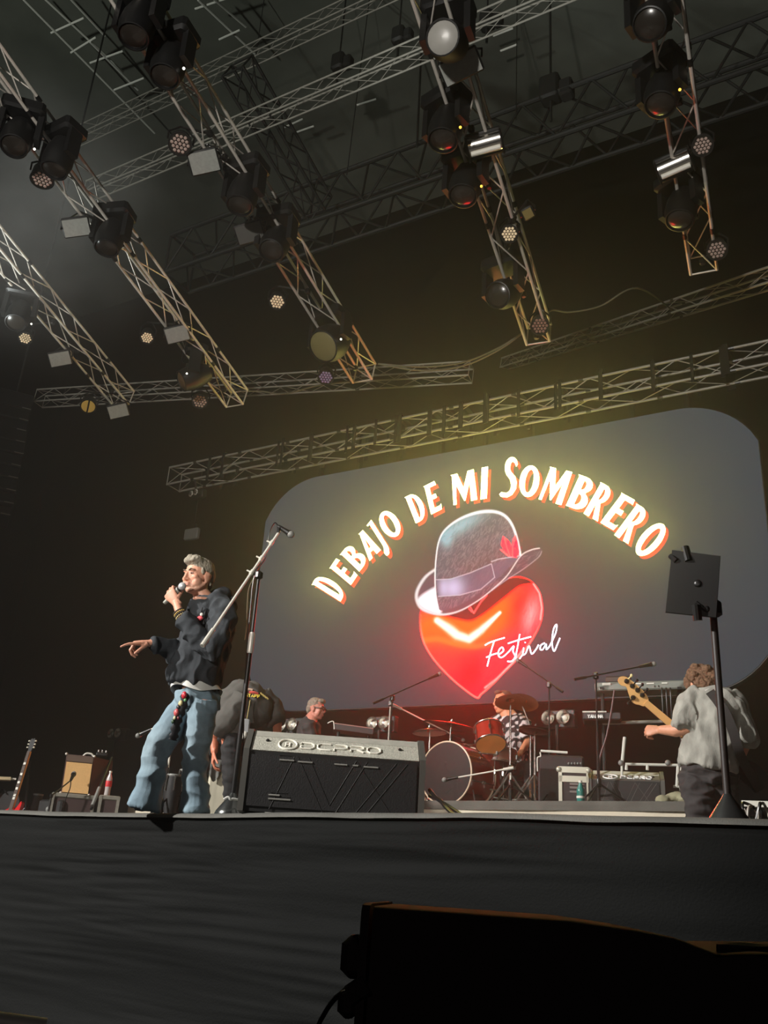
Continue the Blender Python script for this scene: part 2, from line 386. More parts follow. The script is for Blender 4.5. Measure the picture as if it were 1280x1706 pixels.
# title letters
def ea(cx, cy, rx, ry, a0, a1, n=10): return [(cx + rx * math.cos(math.radians(a0 + (a1 - a0) * k / n)), cy + ry * math.sin(math.radians(a0 + (a1 - a0) * k / n))) for k in range(n + 1)]
GL = {
 'D': [[(-.04, 0), (-.02, .95), (-.12, 1)] + [(.3, 1)] + ea(.3, .5, .7, .5, 80, -80, 16) + [(.3, 0)], [(.36, .12), (.36, .88)] + ea(.38, .5, .24, .38, 80, -80, 12)],
 'E': [[(0, 0), (0, .95), (-.1, 1), (.95, 1), (1.02, .84), (.92, .86), (.42, .86), (.42, .59), (.8, .59), (.84, .44), (.42, .44), (.42, .15), (.92, .15), (1.06, .2), (1, 0)]],
 'B': [[(0, 0), (0, .95), (-.1, 1), (.4, 1)] + ea(.4, .76, .52, .24, 75, -50, 10) + ea(.4, .28, .62, .28, 60, -80, 12) + [(.4, 0)],
       [(.38, .6), (.38, .87)] + ea(.4, .735, .17, .135, 80, -80, 8), [(.38, .13), (.38, .46)] + ea(.4, .295, .23, .165, 80, -80, 8)],
 'A': [[(-.05, 0), (.28, .96), (.2, 1), (.66, 1), (1.08, 0), (.66, 0), (.6, .2), (.32, .2), (.27, 0)], [(.36, .34), (.55, .34), (.46, .74)]],
 'J': [[(.2, .95), (.08, 1), (.85, 1), (.85, .1)] + ea(.4, .08, .45, .24, 0, -120, 10) + [(.12, -.02), (.3, .06), (.42, .14), (.42, .95)]],
 'O': [ea(.5, .5, .5, .5, 0, 355, 28), ea(.5, .5, .2, .36, 0, 355, 24)],
 'M': [[(0, 0), (.06, .95), (0, 1), (.3, 1), (.5, .5), (.74, 1), (1.0, 1), (1.0, 0), (.74, 0), (.76, .6), (.52, .06), (.46, .06), (.2, .62), (.14, 0)]],
 'I': [[(0, 0), (0, 1), (1, 1), (1, 0)]],
 'S': [[(.92, .8)] + ea(.56, .76, .38, .24, 10, 180, 12) + [(.2, .66), (.3, .55), (.55, .42), (.62, .3)] + ea(.36, .24, .27, .14, 10, -110, 8) + [(.1, .12), (-.02, .06), (.1, 0)] + [(.45, -.02), (.75, .05), (.95, .2), (.96, .36), (.85, .5), (.55, .64), (.5, .74), (.52, .84), (.62, .88), (.76, .82), (.84, .74)]],
 'R': [[(0, 0), (0, .95), (-.1, 1), (.42, 1)] + ea(.42, .73, .5, .27, 75, -60, 10) + [(.66, .46), (1.08, 0), (.68, 0), (.4, .4), (.4, 0)], [(.38, .54), (.38, .87)] + ea(.4, .705, .17, .165, 80, -80, 8)],
}
def cr1(p): return (p[0] / 3.765 + 500, p[1] / 3.765 + 740)
def cr2(p): return (p[0] / 3.765 + 820, p[1] / 3.765 + 740)
TXT = [('D', cr1, (262, 988), (300, 915), (85, 878)), ('E', cr1, (325, 887), (367, 825), (195, 778)), ('B', cr1, (378, 803), (436, 730), (262, 692)), ('A', cr1, (445, 733), (508, 672), (360, 582)),
       ('J', cr1, (527, 690), (567, 640), (420, 520)), ('O', cr1, (566, 612), (664, 548), (476, 462)), ('D', cr1, (735, 500), (812, 462), (668, 335)), ('E', cr1, (828, 446), (896, 412), (785, 268)),
       ('M', cr1, (968, 388), (1118, 352), (948, 200)), ('I', cr1, (1137, 352), (1178, 345), (1145, 152)),
       ('S', cr2, (50, 335), (158, 335), (72, 86)), ('O', cr2, (160, 322), (282, 350), (197, 126)), ('M', cr2, (296, 350), (440, 388), (365, 145)), ('B', cr2, (468, 390), (575, 432), (556, 196)),
       ('R', cr2, (578, 440), (662, 487), (690, 245)), ('E', cr2, (683, 497), (765, 545), (822, 312)), ('R', cr2, (770, 575), (852, 628), (915, 380)), ('O', cr2, (870, 660), (965, 738), (1032, 470))]
WHT = emis('led_white', (246, 240, 122), LEDTX); RED = emis('led_red', (235, 70, 60), LEDRD)
for g, cr, bl, br, tl in TXT:
    for nm, mt_, dx, dy, dz in (('letter_shadow', RED, 4.6, 4.6, .02), ('letter', WHT, 0, 0, .03)):
        a, b, c = (sp(cr(q)[0] + dx, cr(q)[1] + dy) for q in (bl, br, tl)); ux, uy = b - a, c - a
        outline([[((a + ux * p[0] + uy * p[1]).x, (a + ux * p[0] + uy * p[1]).z) for p in s_] for s_ in GL[g]], nm, mt_, led, MX @ Matrix.Translation((0, 0, dz)), .006, off=-.0035 if nm == 'letter' else 0)
def cr5(p): return (p[0] / 4.571 + 680, p[1] / 4.571 + 840)
FST = [[(595, 1080), (640, 1055), (745, 1022)], [(665, 1048), (640, 1130), (612, 1240)], [(605, 1172), (650, 1152), (690, 1140)],
       [(698, 1152), (735, 1122), (725, 1094), (700, 1120), (700, 1162), (728, 1170), (775, 1130)], [(775, 1130), (815, 1086), (808, 1125), (825, 1165), (800, 1200), (765, 1202)],
       [(860, 995), (845, 1080), (830, 1170), (845, 1195), (882, 1150)], [(770, 1066), (850, 1040), (945, 1015)], [(890, 1098), (885, 1150), (905, 1140), (930, 1085), (950, 1145), (985, 1108), (1003, 1075)], [(898, 1062), (903, 1055)],
       [(1050, 1062), (1020, 1080), (1015, 1110), (1035, 1112), (1060, 1070), (1062, 1112), (1088, 1085)], [(1088, 1085), (1133, 985), (1140, 922), (1116, 960), (1105, 1060), (1120, 1125), (1150, 1062), (1165, 1025)]]
mb = MB()
for s_ in FST: mb.tube(arc([sp(*cr5(p), .04) for p in s_], 5), .0092, 6)
mb.build('script_lettering', emis('led_script', (250, 235, 255), 4), led)
# heart and bowler hat picture: a fine grid of coloured LED cells
def sdf(poly, X, Y):
    P = np.array(poly, float); d = np.full(X.shape, 1e9); ins = np.zeros(X.shape, bool); n = len(P)
    for i in range(n):
        a, b = P[i], P[(i + 1) % n]; e = b - a; t = np.clip(((X - a[0]) * e[0] + (Y - a[1]) * e[1]) / (e @ e + 1e-9), 0, 1)
        d = np.minimum(d, np.hypot(X - a[0] - t * e[0], Y - a[1] - t * e[1]))
        c = ((a[1] > Y) != (b[1] > Y)) & (X < (b[0] - a[0]) * (Y - a[1]) / (b[1] - a[1] + 1e-9) + a[0]); ins ^= c
    return np.where(ins, -d, d)
def sdl(line, X, Y):
    d = np.full(X.shape, 1e9); P = np.array(line, float)
    for a, b in zip(P[:-1], P[1:]):
        e = b - a; t = np.clip(((X - a[0]) * e[0] + (Y - a[1]) * e[1]) / (e @ e + 1e-9), 0, 1); d = np.minimum(d, np.hypot(X - a[0] - t * e[0], Y - a[1] - t * e[1]))
    return d
NXg, NYg = 236, 318
gx = np.linspace(50, 1045, NXg + 1); gy = np.linspace(40, 1490, NYg + 1); GX, GY = np.meshgrid(gx, gy)
bg = np.array(lin((88, 95, 103))) * LEDBG
img = np.zeros(GX.shape + (3,)) + bg
def lay(col, a, gain=1.0):
    global img
    a = np.clip(a, 0, 1)[..., None]; c_ = np.array(lin(col)) * gain; c_[0] *= 1 + LEDRX * max(0, 1 - 3 * lin(col)[1]) * (col[0] > 240); c_[2] *= 1 + 1.5 * (col[0] > 240 and lin(col)[1] < .1); img = img * (1 - a) + c_ * a
def edge(d, s=4): return np.clip(.5 - d / s, 0, 1)
def blob(x, y, rx, ry, rot=0):
    c, s_ = math.cos(math.radians(rot)), math.sin(math.radians(rot)); u = ((GX - x) * c + (GY - y) * s_) / rx; v = (-(GX - x) * s_ + (GY - y) * c) / ry
    return np.exp(-(u * u + v * v))
rng = np.random.RandomState(3)
def grain(n, L, ang, x0_, x1_, y0_, y1_, wd=3):
    out = np.zeros(GX.shape)
    for _ in range(n):
        x, y = rng.uniform(x0_, x1_), rng.uniform(y0_, y1_); t = math.radians(ang + rng.uniform(-22, 22)); l = L * rng.uniform(.5, 1.3)
        i0, i1 = np.searchsorted(gx, [x - l, x + l]); j0, j1 = np.searchsorted(gy, [y - l, y + l])
        d = sdl([(x - l / 2 * math.cos(t), y - l / 2 * math.sin(t)), (x + l / 2 * math.cos(t), y + l / 2 * math.sin(t))], GX[j0:j1, i0:i1], GY[j0:j1, i0:i1])
        out[j0:j1, i0:i1] = np.maximum(out[j0:j1, i0:i1], np.clip(1.2 - d / wd, 0, 1) * rng.uniform(.3, 1))
    return out
heart = arc2([(112, 800), (95, 900), (108, 1010), (140, 1095), (205, 1195), (300, 1300), (400, 1390), (525, 1478), (565, 1450), (640, 1385), (730, 1292), (830, 1190), (925, 1075), (990, 965), (1022, 880), (1030, 790), (1010, 680), (960, 605), (900, 568), (800, 560), (500, 640), (200, 740)], 5, True)
dh = sdf(heart, GX, GY); H = edge(dh, 6); G = LEDHT
inH = H > 0
lay((250, 42, 44), H, G)
lay((255, 120, 30), H * np.clip(blob(230, 960, 260, 170) + blob(470, 960, 260, 110) + blob(700, 800, 210, 150, -35), 0, 1), G)
lay((255, 70, 40), H * blob(250, 1180, 170, 140, 40) * .8, G)
lay((215, 25, 40), H * blob(480, 1290, 110, 170, 20) * .8, G * .9)
lay((190, 40, 80), H * blob(800, 1090, 190, 120, -45) * .8, G * .7)
lay((200, 60, 80), H * blob(640, 1330, 70, 160, 30) * .9, G * .7)
lay((235, 25, 40), H * blob(870, 760, 90, 160, 20) * .8, G)
lay((235, 190, 190), H * blob(940, 850, 55, 130, 12) * .75 * (.55 + .6 * grain(90, 130, 100, 840, 1020, 640, 1000, 8)), G)
lay((255, 150, 60), H * np.clip(1.3 - sdl(arc2([(125, 1040), (240, 1030), (400, 1075), (520, 1085), (640, 1060)]), GX, GY) / 26, 0, 1) * .6, G)
sh = arc2([(120, 812), (260, 850), (380, 880), (490, 893), (600, 830), (740, 720), (860, 630), (960, 610), (900, 560), (700, 560), (400, 720), (200, 780)], 4, True)
lay((118, 38, 52), H * edge(sdf(sh, GX, GY), 26), G * .5)
vd = sdl([(225, 888), (300, 940), (380, 1000), (470, 1030), (560, 965), (640, 890), (705, 828)], GX, GY); wv = np.interp(GX, [200, 350, 470, 560, 720], [26, 40, 34, 30, 12])
lay((255, 200, 120), H * np.clip(1.6 - vd / wv, 0, 1) * .7, G); lay((255, 246, 225), H * np.clip(1.35 - vd / wv * 1.25, 0, 1), G * 1.6)
rim = np.clip(1.2 - np.abs(dh + 5) / 8, 0, 1) * np.clip((GY - 840) / 200, 0, 1); lay((255, 170, 150), rim * .8, G)
lay((255, 225, 215), H * np.clip(1.2 - sdl([(590, 1400), (680, 1330), (800, 1210), (880, 1110)], GX, GY) / 9, 0, 1) * .7, G)
lay((255, 220, 210), H * np.clip(1.2 - sdl([(960, 610), (1005, 680), (1024, 790), (1012, 880)], GX, GY) / 9, 0, 1) * .8, G)
lay((250, 90, 90), H * grain(240, 60, -50, 560, 980, 950, 1400, 4) * .35, G)
GH = LEDHT
brim = arc2([(215, 495), (130, 560), (75, 660), (72, 740), (120, 805), (250, 845), (380, 822), (520, 750), (640, 665), (760, 575), (880, 495), (985, 420), (1024, 362), (1010, 336), (940, 352), (862, 396), (700, 380), (400, 400)], 5, True)
B_ = edge(sdf(brim, GX, GY), 6)
lay((98, 96, 116), B_, GH * .62)
lay((250, 250, 255), B_ * edge(sdf(arc2([(205, 640), (120, 690), (80, 740), (130, 800), (250, 835), (240, 740), (225, 640)], 4, True), GX, GY), 30), GH * 1.5)
lay((176, 172, 184), B_ * grain(260, 40, -35, 560, 1020, 340, 760, 3) * .4, GH)
lay((205, 205, 220), np.clip(1.2 - sdl(arc2([(1022, 362), (1002, 402), (930, 462), (860, 512), (740, 588), (640, 662)]), GX, GY) / 4, 0, 1) * .7, GH)
lay((255, 255, 255), np.clip(1.3 - sdl(arc2([(215, 497), (135, 560), (76, 660), (74, 740), (122, 806), (250, 842), (390, 818), (540, 735), (660, 640), (760, 545), (860, 400), (940, 352), (1005, 338)]), GX, GY) / np.interp(GX, [60, 300, 500, 1020], [14, 9, 5, 5]), 0, 1) * .9, GH)
crown = arc2([(215, 690), (210, 560), (217, 420), (238, 290), (285, 200), (390, 120), (520, 70), (640, 56), (730, 82), (790, 150), (832, 260), (858, 385), (760, 500), (600, 640), (420, 760), (300, 805), (238, 800)], 5, True)
dc = sdf(crown, GX, GY); C_ = edge(dc, 6)
lay((92, 102, 122), C_, GH * .8)
lay((128, 104, 100), C_ * blob(600, 480, 260, 130, -20) * .6, GH * .6)
lay((150, 205, 220), C_ * np.clip(blob(400, 170, 190, 55, -30) + blob(300, 270, 40, 60), 0, 1) * .9, GH)
lay((176, 180, 196), C_ * grain(1300, 36, -60, 210, 860, 60, 800, 3) * .42, GH)
lay((60, 66, 84), C_ * grain(500, 40, -50, 210, 860, 150, 800, 3) * .4, GH * .6)
band = [(218, 578), (330, 572), (480, 525), (640, 460), (800, 405), (860, 392), (700, 560), (560, 650), (400, 695), (236, 705)]
lay((120, 124, 156), C_ * edge(sdf(band, GX, GY), 8) * .8, GH * .62)
lay((205, 210, 245), C_ * edge(sdf(band, GX, GY), 8) * np.clip(blob(350, 640, 80, 90) + .5 * blob(270, 640, 30, 80), 0, 1), GH)
for ln, wd in (([(218, 578), (330, 572), (480, 525), (636, 458)], 4), ([(236, 705), (400, 695), (560, 650), (664, 560)], 4), ([(640, 458), (664, 560)], 4), ([(640, 440), (700, 420), (860, 395)], 5)):
    lay((225, 230, 245), C_ * np.clip(1.2 - sdl(ln, GX, GY) / wd, 0, 1) * .8, GH)
lay((255, 255, 255), np.clip(1.3 - sdl(arc2([(236, 800), (216, 690), (210, 560), (217, 420), (238, 290), (285, 200), (390, 120), (520, 70), (640, 58), (730, 84), (792, 152), (834, 262), (860, 390)]), GX, GY) / np.interp(GX, [200, 300, 600, 760, 860], [5, 8, 14, 12, 9]), 0, 1), GH * 1.2)
leaf = [(782, 402), (735, 350), (715, 310), (730, 250), (770, 285), (797, 330), (808, 270), (826, 238), (842, 300), (852, 370), (830, 408)]
lay((255, 40, 60), edge(sdf(leaf, GX, GY), 6), GH)
for ln in ([(782, 402), (760, 340), (735, 255)], [(800, 400), (800, 335), (824, 245)], [(712, 350), (770, 398)], [(505, 832), (560, 745), (605, 695)], [(505, 832), (475, 780)], [(490, 822), (470, 800)]):
    lay((255, 140, 140), np.clip(1.2 - sdl(ln, GX, GY) / 5, 0, 1) * .8, GH)
keep = (np.abs(img - bg).sum(2) > .004)
me_v = [sp(*cr5((x, y)), .018) for y in gy for x in gx]; fs = []
for j in range(NYg):
    for i in range(NXg):
        if keep[j:j + 2, i:i + 2].any(): q = j * (NXg + 1) + i; fs.append((q, q + NXg + 1, q + NXg + 2, q + 1))
me = bpy.data.meshes.new('picture'); o_ = ORG[led.name]; me.from_pydata([p - o_ for p in me_v], [], fs)
a_ = me.color_attributes.new('col', 'FLOAT_COLOR', 'POINT'); cc = np.ones((len(me_v), 4)); cc[:, :3] = img.reshape(-1, 3); a_.data.foreach_set('color', cc.ravel())
me.materials.append(emis('led_picture', (255, 255, 255), 1, 'col'))
pic = bpy.data.objects.new('hat_and_heart_picture', me); sc.collection.objects.link(pic); pic.parent = led
# ---------------------------------------------------------------- trusses
TR = {}
def truss(key, label, A, B, size, pitch, m, cr_=.025, br_=.009, group=None, bays_as_parts=True, name='lighting_truss', size2=None, joint=2.0, up=(0, 0, 1)):
    A, B = V(A), V(B); t = thing(name, label, 'truss', A, group=group); d, s, u = frame(B - A, up); L = (B - A).length
    h = size / 2; h2 = (size2 or size) / 2; TR[key] = (A, B, t, s, u, h)
    cs = [s * a * h + u * b * h2 for a, b in ((-1, -1), (1, -1), (1, 1), (-1, 1))]
    mb = MB(); mb.tube([V((0, 0, 0)), d * L], cr_, 8); cm = mb.mesh('chord')
    o0 = put(cm, 'chord', m, t); o0.location = cs[0]
    for c in cs[1:]: share(cm, 'chord', t, c)
    n = max(2, int(round(L / pitch))); p = L / n; big = MB()
    for f in range(4):
        a, b = cs[f], cs[(f + 1) % 4]; me2 = []
        for q in range(2):
            x, y = (a, b + d * p) if q == 0 else (b, a + d * p)
            mb = MB(); mb.tube([x, y], br_, 6, cap=False); me2.append(mb)
        if bays_as_parts:
            mm = [q.mesh('brace') for q in me2]
            for i in range(n):
                if i < 2: o = put(mm[i], 'brace', m, t); o.location = d * (p * i)
                else: share(mm[i % 2], 'brace', t, d * (p * i))
        else:
            for i in range(n): q = me2[i % 2]; big.add([v + d * (p * i) for v in q.v], q.f)
    for e in (0, L):
        for f in range(4):
            mb = MB(); mb.tube([cs[f] + d * e, cs[(f + 1) % 4] + d * e], br_ * 1.2, 6); 
            if bays_as_parts: mb.build('end_rail', m, t, local=True)
            else: big.add(mb.v, mb.f)
    if not bays_as_parts: big.build('bracing', m, t, local=True, kind='stuff')
    if joint:
        mb = MB(); mb.tube([-d * .035, d * .035], cr_ * 1.35, 8); jm = mb.mesh('coupler'); x = joint * .6; first = True
        while x < L - .2:
            for c in cs:
                if first: o = put(jm, 'coupler', BLKM, t); o.location = c + d * x; first = False
                else: share(jm, 'coupler', t, c + d * x)
            x += joint
    return t
def finger(key, label, end, start, Y=9.3, k=.24, size=.29):
    E = atY(*end, Y); d = ray(*start); t = (E.z - EYE.z + k * E.y) / (d.z + k * d.y); S = EYE + d * t
    S = S + (S - E).normalized() * .8
    truss(key, label, S, E, size, .55, ALU, .0185, .0085, 'raked trusses over the stage', True, 'lighting_truss', joint=2.0)
finger('A0', 'short raked lighting truss, leftmost of the five over the stage', (207, 665), (0, 415))
finger('A', 'raked lighting truss second from left, ending above the singer', (395, 664), (0, 128))
finger('B', 'raked lighting truss in the middle of the five, ending left of the LED wall', (607, 622), (240, 24))
finger('C', 'raked lighting truss fourth from left, carrying a chrome strobe, over the LED wall', (898, 558), (722, 0))
finger('D', 'steep raked lighting truss at far right with blue-lit moving head', (1172, 440), (1113, 30))
# truss along the top of the LED wall, black straps round it
a, b = atY(291, 797, 11.05), atY(1290, 598, 11.05); b = V((b.x + .6, 11.05, b.z)); a.z = b.z = (a.z + b.z) / 2
a_z = a.z
ST = truss('S', 'long level box truss hanging above the LED wall with black straps', a, b, .33, .6, ALUD, .019, .0075, None, True, 'box_truss', joint=1.0)
mb = MB()
for px in (350, 373, 465, 472, 520, 580, 592, 628, 662, 668, 718, 742, 770, 810, 815, 866, 928, 935, 1003, 1090, 1155, 1205, 1212):
    mb = MB(); x = atY(px, 797 - .2 * (px - 291), 10.9).x; wd = random.uniform(.035, .075)
    for sgn in (-1, 1): mb.box((x, 11.05 + sgn * .2, a.z + random.uniform(-.04, .02)), (wd, .012, .40 + random.uniform(0, .1)))
    mb.box((x, 11.05, a.z + .2), (wd, .4, .012)); mb.build('strap', BLKC, ST, smooth=0)
# slim trusses behind the fingers
def both(key, label, p, q, lam1, lam2, size, pitch, m, **k):
    A = EYE + ray(*p).normalized() * lam1; B = EYE + ray(*q).normalized() * lam2
    return truss(key, label, A, B, size, pitch, m, **k)
both('T1', 'slim grey truss crossing behind the ends of the left lighting trusses', (66, 664), (785, 620), 18.8, 14.8, .25, .4, ALUD, cr_=.016, br_=.006, joint=2.5)
both('T2', 'slim grey truss rising behind the right lighting trusses above the LED wall', (842, 606), (1300, 458), 20, 12.5, .2, .5, ALUD, cr_=.017, br_=.006, joint=2.5)
# roof structure: dark steel girders and the pale service truss over them
def xgirder(key, label, p, x2, Y, size, size2, pitch, m, cr_, br_, name='roof_girder'):
    A = atY(*p, Y); B = atY(x2, p[1] + (1295 - p[1]) * (x2 - p[0]) / (-2151 - p[0]), Y); B.z = A.z
    return truss(key, label, A, B, size, pitch, m, cr_, br_, None, False, name, size2, joint=0)
xgirder('G1', 'massive dark steel roof girder crossing the whole hall', (300, 440), 1330, 15, 1.0, 1.25, .8, DARKSTEEL, .06, .03)
A = atY(530, 345, 14.6); B = atY(395, 110, 11.2)
truss('G2', 'dark steel cross girder joining the long roof girder from above', A, B, .6, .6, DARKSTEEL, .04, .02, None, False, 'roof_girder', joint=0)
xgirder('G3', 'pale service truss with two bright rails under the roof', (150, 318), 1000, 12.0, .35, .35, .6, ALUD, .022, .009, 'service_truss')
xgirder('G4', 'fainter service truss higher up under the roof at upper left', (120, 232), 700, 12.4, .35, .35, .6, ALUD, .018, .007, 'service_truss')
ceil = bpy.data.objects['ceiling']
for (p, q) in (((30, -10), (258, 222)), ((66, -10), (205, 120)), ((110, -10), (175, 60)), ((330, 0), (425, 90)), ((352, -5), (410, 45)), ((150, 70), (230, 150))):
    A, B = atZ(*p, 22.6), atZ(*q, 22.9); mb = MB(); mb.tube([A, B], .03, 6); mb.build('purlin', mat('purlin_pale', (225, 225, 215), .6), ceil)
for (p, q) in (((85, 55), (140, 30)), ((118, 88), (160, 62)), ((150, 105), (205, 85)), ((190, 150), (240, 130)), ((325, 15), (385, -5)), ((365, 66), (400, 50)), ((472, 213), (505, 198)), ((595, 175), (627, 165)), ((495, 220), (523, 210)), ((822, 60), (855, 47)), ((834, 85), (862, 74))):
    A, B = atZ(*p, 22.7), atZ(*q, 22.7); mb = MB(); mb.tube([A, B], .028, 6); mb.build('purlin', mat('purlin_pale', (225, 225, 215), .6), ceil)
def axis_at(key, x, y):
    A, B, *_ = TR[key]; best = None
    for i in range(201):
        p = A.lerp(B, i / 200); v = p - EYE; q = (CX + FPX * v.dot(CR) / v.dot(CF) - x) ** 2 + (CY - FPX * v.dot(CU) / v.dot(CF) - y) ** 2
        if best is None or q < best[0]: best = (q, p)
    return best[1]
# hoists, ropes and drooping cables
def cable(name, label, pts, r, m, cat='cable', group=None, parent=None):
    mb = MB(); mb.tube(arc(pts, 8), r, 6); o = mb.build(name, m, parent); 
    if parent is None: tag(o, label, cat, group)
    return o
for i, (x1, y1, x2, y2, lb) in enumerate(((618, -20, 578, 292, 'thin black rope hanging straight down beside the middle truss'), (440, 0, 412, 190, 'thin black rope hanging at the left of the cross girder'), (862, 0, 860, 200, 'thin black rope hanging right of the fourth truss'), (918, 60, 915, 145, 'black hoist chain dropping onto the dark hoist motor'), (702, 90, 695, 245, 'black bundled rope behind the fourth truss'))):
    cable('rope', lb, [atZ(x1, y1, 23.4) if i != 3 else V((atY(918, 60, 14.6).x, 14.6, 23.4)), atY(x2, y2, 14.2) if i != 3 else V((atY(918, 150, 14.6).x, 14.6, atY(918, 150, 14.6).z + .2))], .012 if i < 3 else .03, DARKSTEEL, 'rope')
def hoist(x, y, Y, label, s=1):
    p = atY(x, y, Y); t = thing('chain_hoist', label, 'hoist', p)
    mb = MB(); mb.rbox((0, 0, 0), (.34 * s, .3 * s, .5 * s), .05); mb.build('motor', DARKSTEEL, t, local=True)
    mb = MB(); mb.rbox((.28 * s, 0, -.12 * s), (.22 * s, .24 * s, .34 * s), .04); mb.build('chain_bag', BLKC, t, local=True)
    mb = MB(); mb.tube([(0, 0, .2 * s), (0, 0, 23.4 - p.z)], .02, 6); mb.build('chain', DARKSTEEL, t, local=True); mb = MB(); mb.tube([(0, 0, -.2 * s), (0, 0, -.7 * s)], .03, 6); mb.build('hook', DARKSTEEL, t, local=True)
hoist(918, 150, 14.6, 'dark chain hoist hanging over the roof girder right of centre', 1.3)
hoist(565, 105, 13.5, 'dark chain hoist hanging from the service truss, upper middle')
hoist(665, 60, 12.8, 'dark chain hoist hanging close beside the fourth truss', .9)
hoist(812, 35, 12.8, 'dark chain hoist on the service truss right of the fourth truss', .9)
CAB = mat('grey_cable', (92, 88, 70), .6)
for q, (dy, lb) in enumerate(((0, 'upper strand of the cable sagging between two truss ends'), (6, 'lower strand of the cable sagging between two truss ends'))):
    cable('power_cable', lb, [atY(630, 606, 9.4), atY(700, 611 + dy, 9.6), atY(770, 604 + dy, 9.6), atY(830, 580 + dy * .6, 9.4), atY(875, 552, 9.3)], .013, CAB)
cable('power_cable', 'grey cable looping under the slim truss left of the LED wall', [atY(402, 652, 9.3), atY(435, 652, 9.5), atY(475, 656, 9.6), atY(530, 642, 9.5), atY(584, 635, 9.3)], .012, CAB)
cable('power_cable', 'faint grey cable trailing right from the fourth truss end', [atY(905, 530, 9.3), atY(920, 517, 9.35), atY(950, 520, 9.6), atY(1000, 510, 9.8), atY(1062, 480, 10), axis_at('T2', 1120, 520)], .012, CAB)
# ---------------------------------------------------------------- lanterns on the rig
FIX = mat('lantern_black', (13, 13, 13), .5)
LENSG = mat('lens_grey', (150, 148, 142), .35, nz=.08); LENSB = mat('lens_cell', (235, 215, 180), .3, emit=(235, 205, 160), estr=.25)  # faint emission stands in for light caught by the switched-off cells
LENSD = mat('lens_cell_dim', (170, 150, 140), .3); LENSP = mat('lens_cell_violet', (150, 135, 175), .3); LENSY = mat('lens_amber', (200, 170, 90), .35)
HONEY = mat('lens_dark', (38, 34, 30), .25, coat=.5); PANEL = mat('panel_face', (140, 142, 136), .5, nz=.1, nscale=30)
LEDW = emis('led_dot', (255, 250, 235), 3); LEDA = emis('led_amber', (255, 190, 70), 2.5); LEDBL = emis('display_blue', (170, 215, 255), 1.6)
def hung(key, x, y, near=.3):
    p = axis_at(key, x, y); s_ = atY(x, y, p.y); return s_ + (EYE - s_).normalized() * near, p
def aimrot(d): return V(d).to_track_quat('Z', 'Y').to_matrix().to_4x4()
def aim(p, k=.6, side=0): return ((EYE - p).normalized() * k + V((side, 0, -1)) * (1 - k)).normalized()
def clamp(t, top, p):
    """steel clamp from the lantern up to the nearest chord line of its truss"""
    mb = MB(); d = top - p; mb.tube([p - t.location, top - t.location], .014, 6); mb.rbox(top - t.location, (.06, .06, .07), .01); mb.build('clamp', BLKM, t, local=True)
def par(key, x, y, label, cell, r=.105, k=.6, side=0, lit=False, two=False):
    p, ax = hung(key, x, y); n = aim(p, k, side); R = aimrot(n); t = thing('par_light', label, 'stage light', p, group='LED par lights on the rig')
    mb = MB(); mb.lathe([(.02, -.24), (r * .7, -.22), (r * .95, -.15), (r * 1.05, -.01), (r * 1.08, 0), (r, .0), (r, -.015), (.001, -.016)], 24, R); mb.build('can', FIX, t, local=True)
    mb = MB(); mb.lathe([(r * .97, -.012), (r * .97, -.006), (.001, -.005)], 24, R); mb.build('lens', HONEY, t, local=True)
    if two:
        for q in (-1, 1):
            mb = MB(); a0 = [((r * .9) * math.cos(a), (r * .9) * math.sin(a)) for a in np.linspace(math.pi / 2 * (1 - q) + math.pi / 2 + .12 - math.pi, math.pi / 2 * (1 - q) + math.pi * 1.5 - .12 - math.pi, 14)]
            mb.prism(a0, R, .004); mb.build('lens_half', LENSY, t, local=True)
    else:
        N = 0; mb = MB(); mb.lathe([(.017, -.006), (.013, 0), (.001, .003)], 8); cm = None
        for i in range(-3, 4):
            for j in range(-3, 4):
                u, v = (i + (j % 2) * .5) * r * .36, j * r * .31
                if math.hypot(u, v) < r * .88:
                    q = MB(); q.add([R @ (w_ * (r / .105) + V((u, v, 0))) for w_ in mb.v], mb.f)
                    if cm is None: cm = (V((u, v, 0)), put(q.mesh('lens_cell'), 'lens_cell', cell, t))
                    else: share(cm[1].data, 'lens_cell', t, R.to_3x3() @ (V((u, v, 0)) - cm[0]))
    sd = R.to_3x3() @ V((1, 0, 0)); back = R.to_3x3() @ V((0, 0, -.1)); upv = V((0, 0, 1)); top = back + upv * .2
    mb = MB(); mb.tube([back + sd * r * 1.12, back + sd * r * 1.15 + upv * .1, top + sd * .03, top - sd * .03, back - sd * r * 1.15 + upv * .1, back - sd * r * 1.12], .012, 6); mb.build('yoke', BLKM, t, local=True)
    clamp(t, ax + V((0, 0, -.13)), p + top); return t
def panel(key, x, y, label, k=.8, side=0, w_=.3, h_=.2, face=None):
    p, ax = hung(key, x, y); n = aim(p, k, side); R = aimrot(n); t = thing('floodlight', label, 'stage light', p, group='flat panel lights on the rig')
    R = R @ Matrix.Rotation(math.radians(26), 4, 'Z'); R3 = R.to_3x3()
    mb = MB(); mb.rbox(R3 @ V((0, 0, -.05)), (w_ + .03, h_ + .03, .1), .015, R3); mb.build('housing', BLK, t, local=True)
    mb = MB(); mb.box(R3 @ V((0, 0, .003)), (w_, h_, .008), R3); mb.build('face', face or PANEL, t, local=True)
    sd = R3 @ V((1, 0, 0)); upv = V((0, 0, 1)); top = upv * (h_ * .5 + .14)
    mb = MB(); mb.tube([sd * (w_ / 2 + .03), sd * (w_ / 2 + .03) + upv * h_ * .5, top, -sd * (w_ / 2 + .03) + upv * h_ * .5, -sd * (w_ / 2 + .03)], .011, 6); mb.build('yoke', BLKM, t, local=True)
    clamp(t, ax + V((0, 0, -.13)), p + top); return t
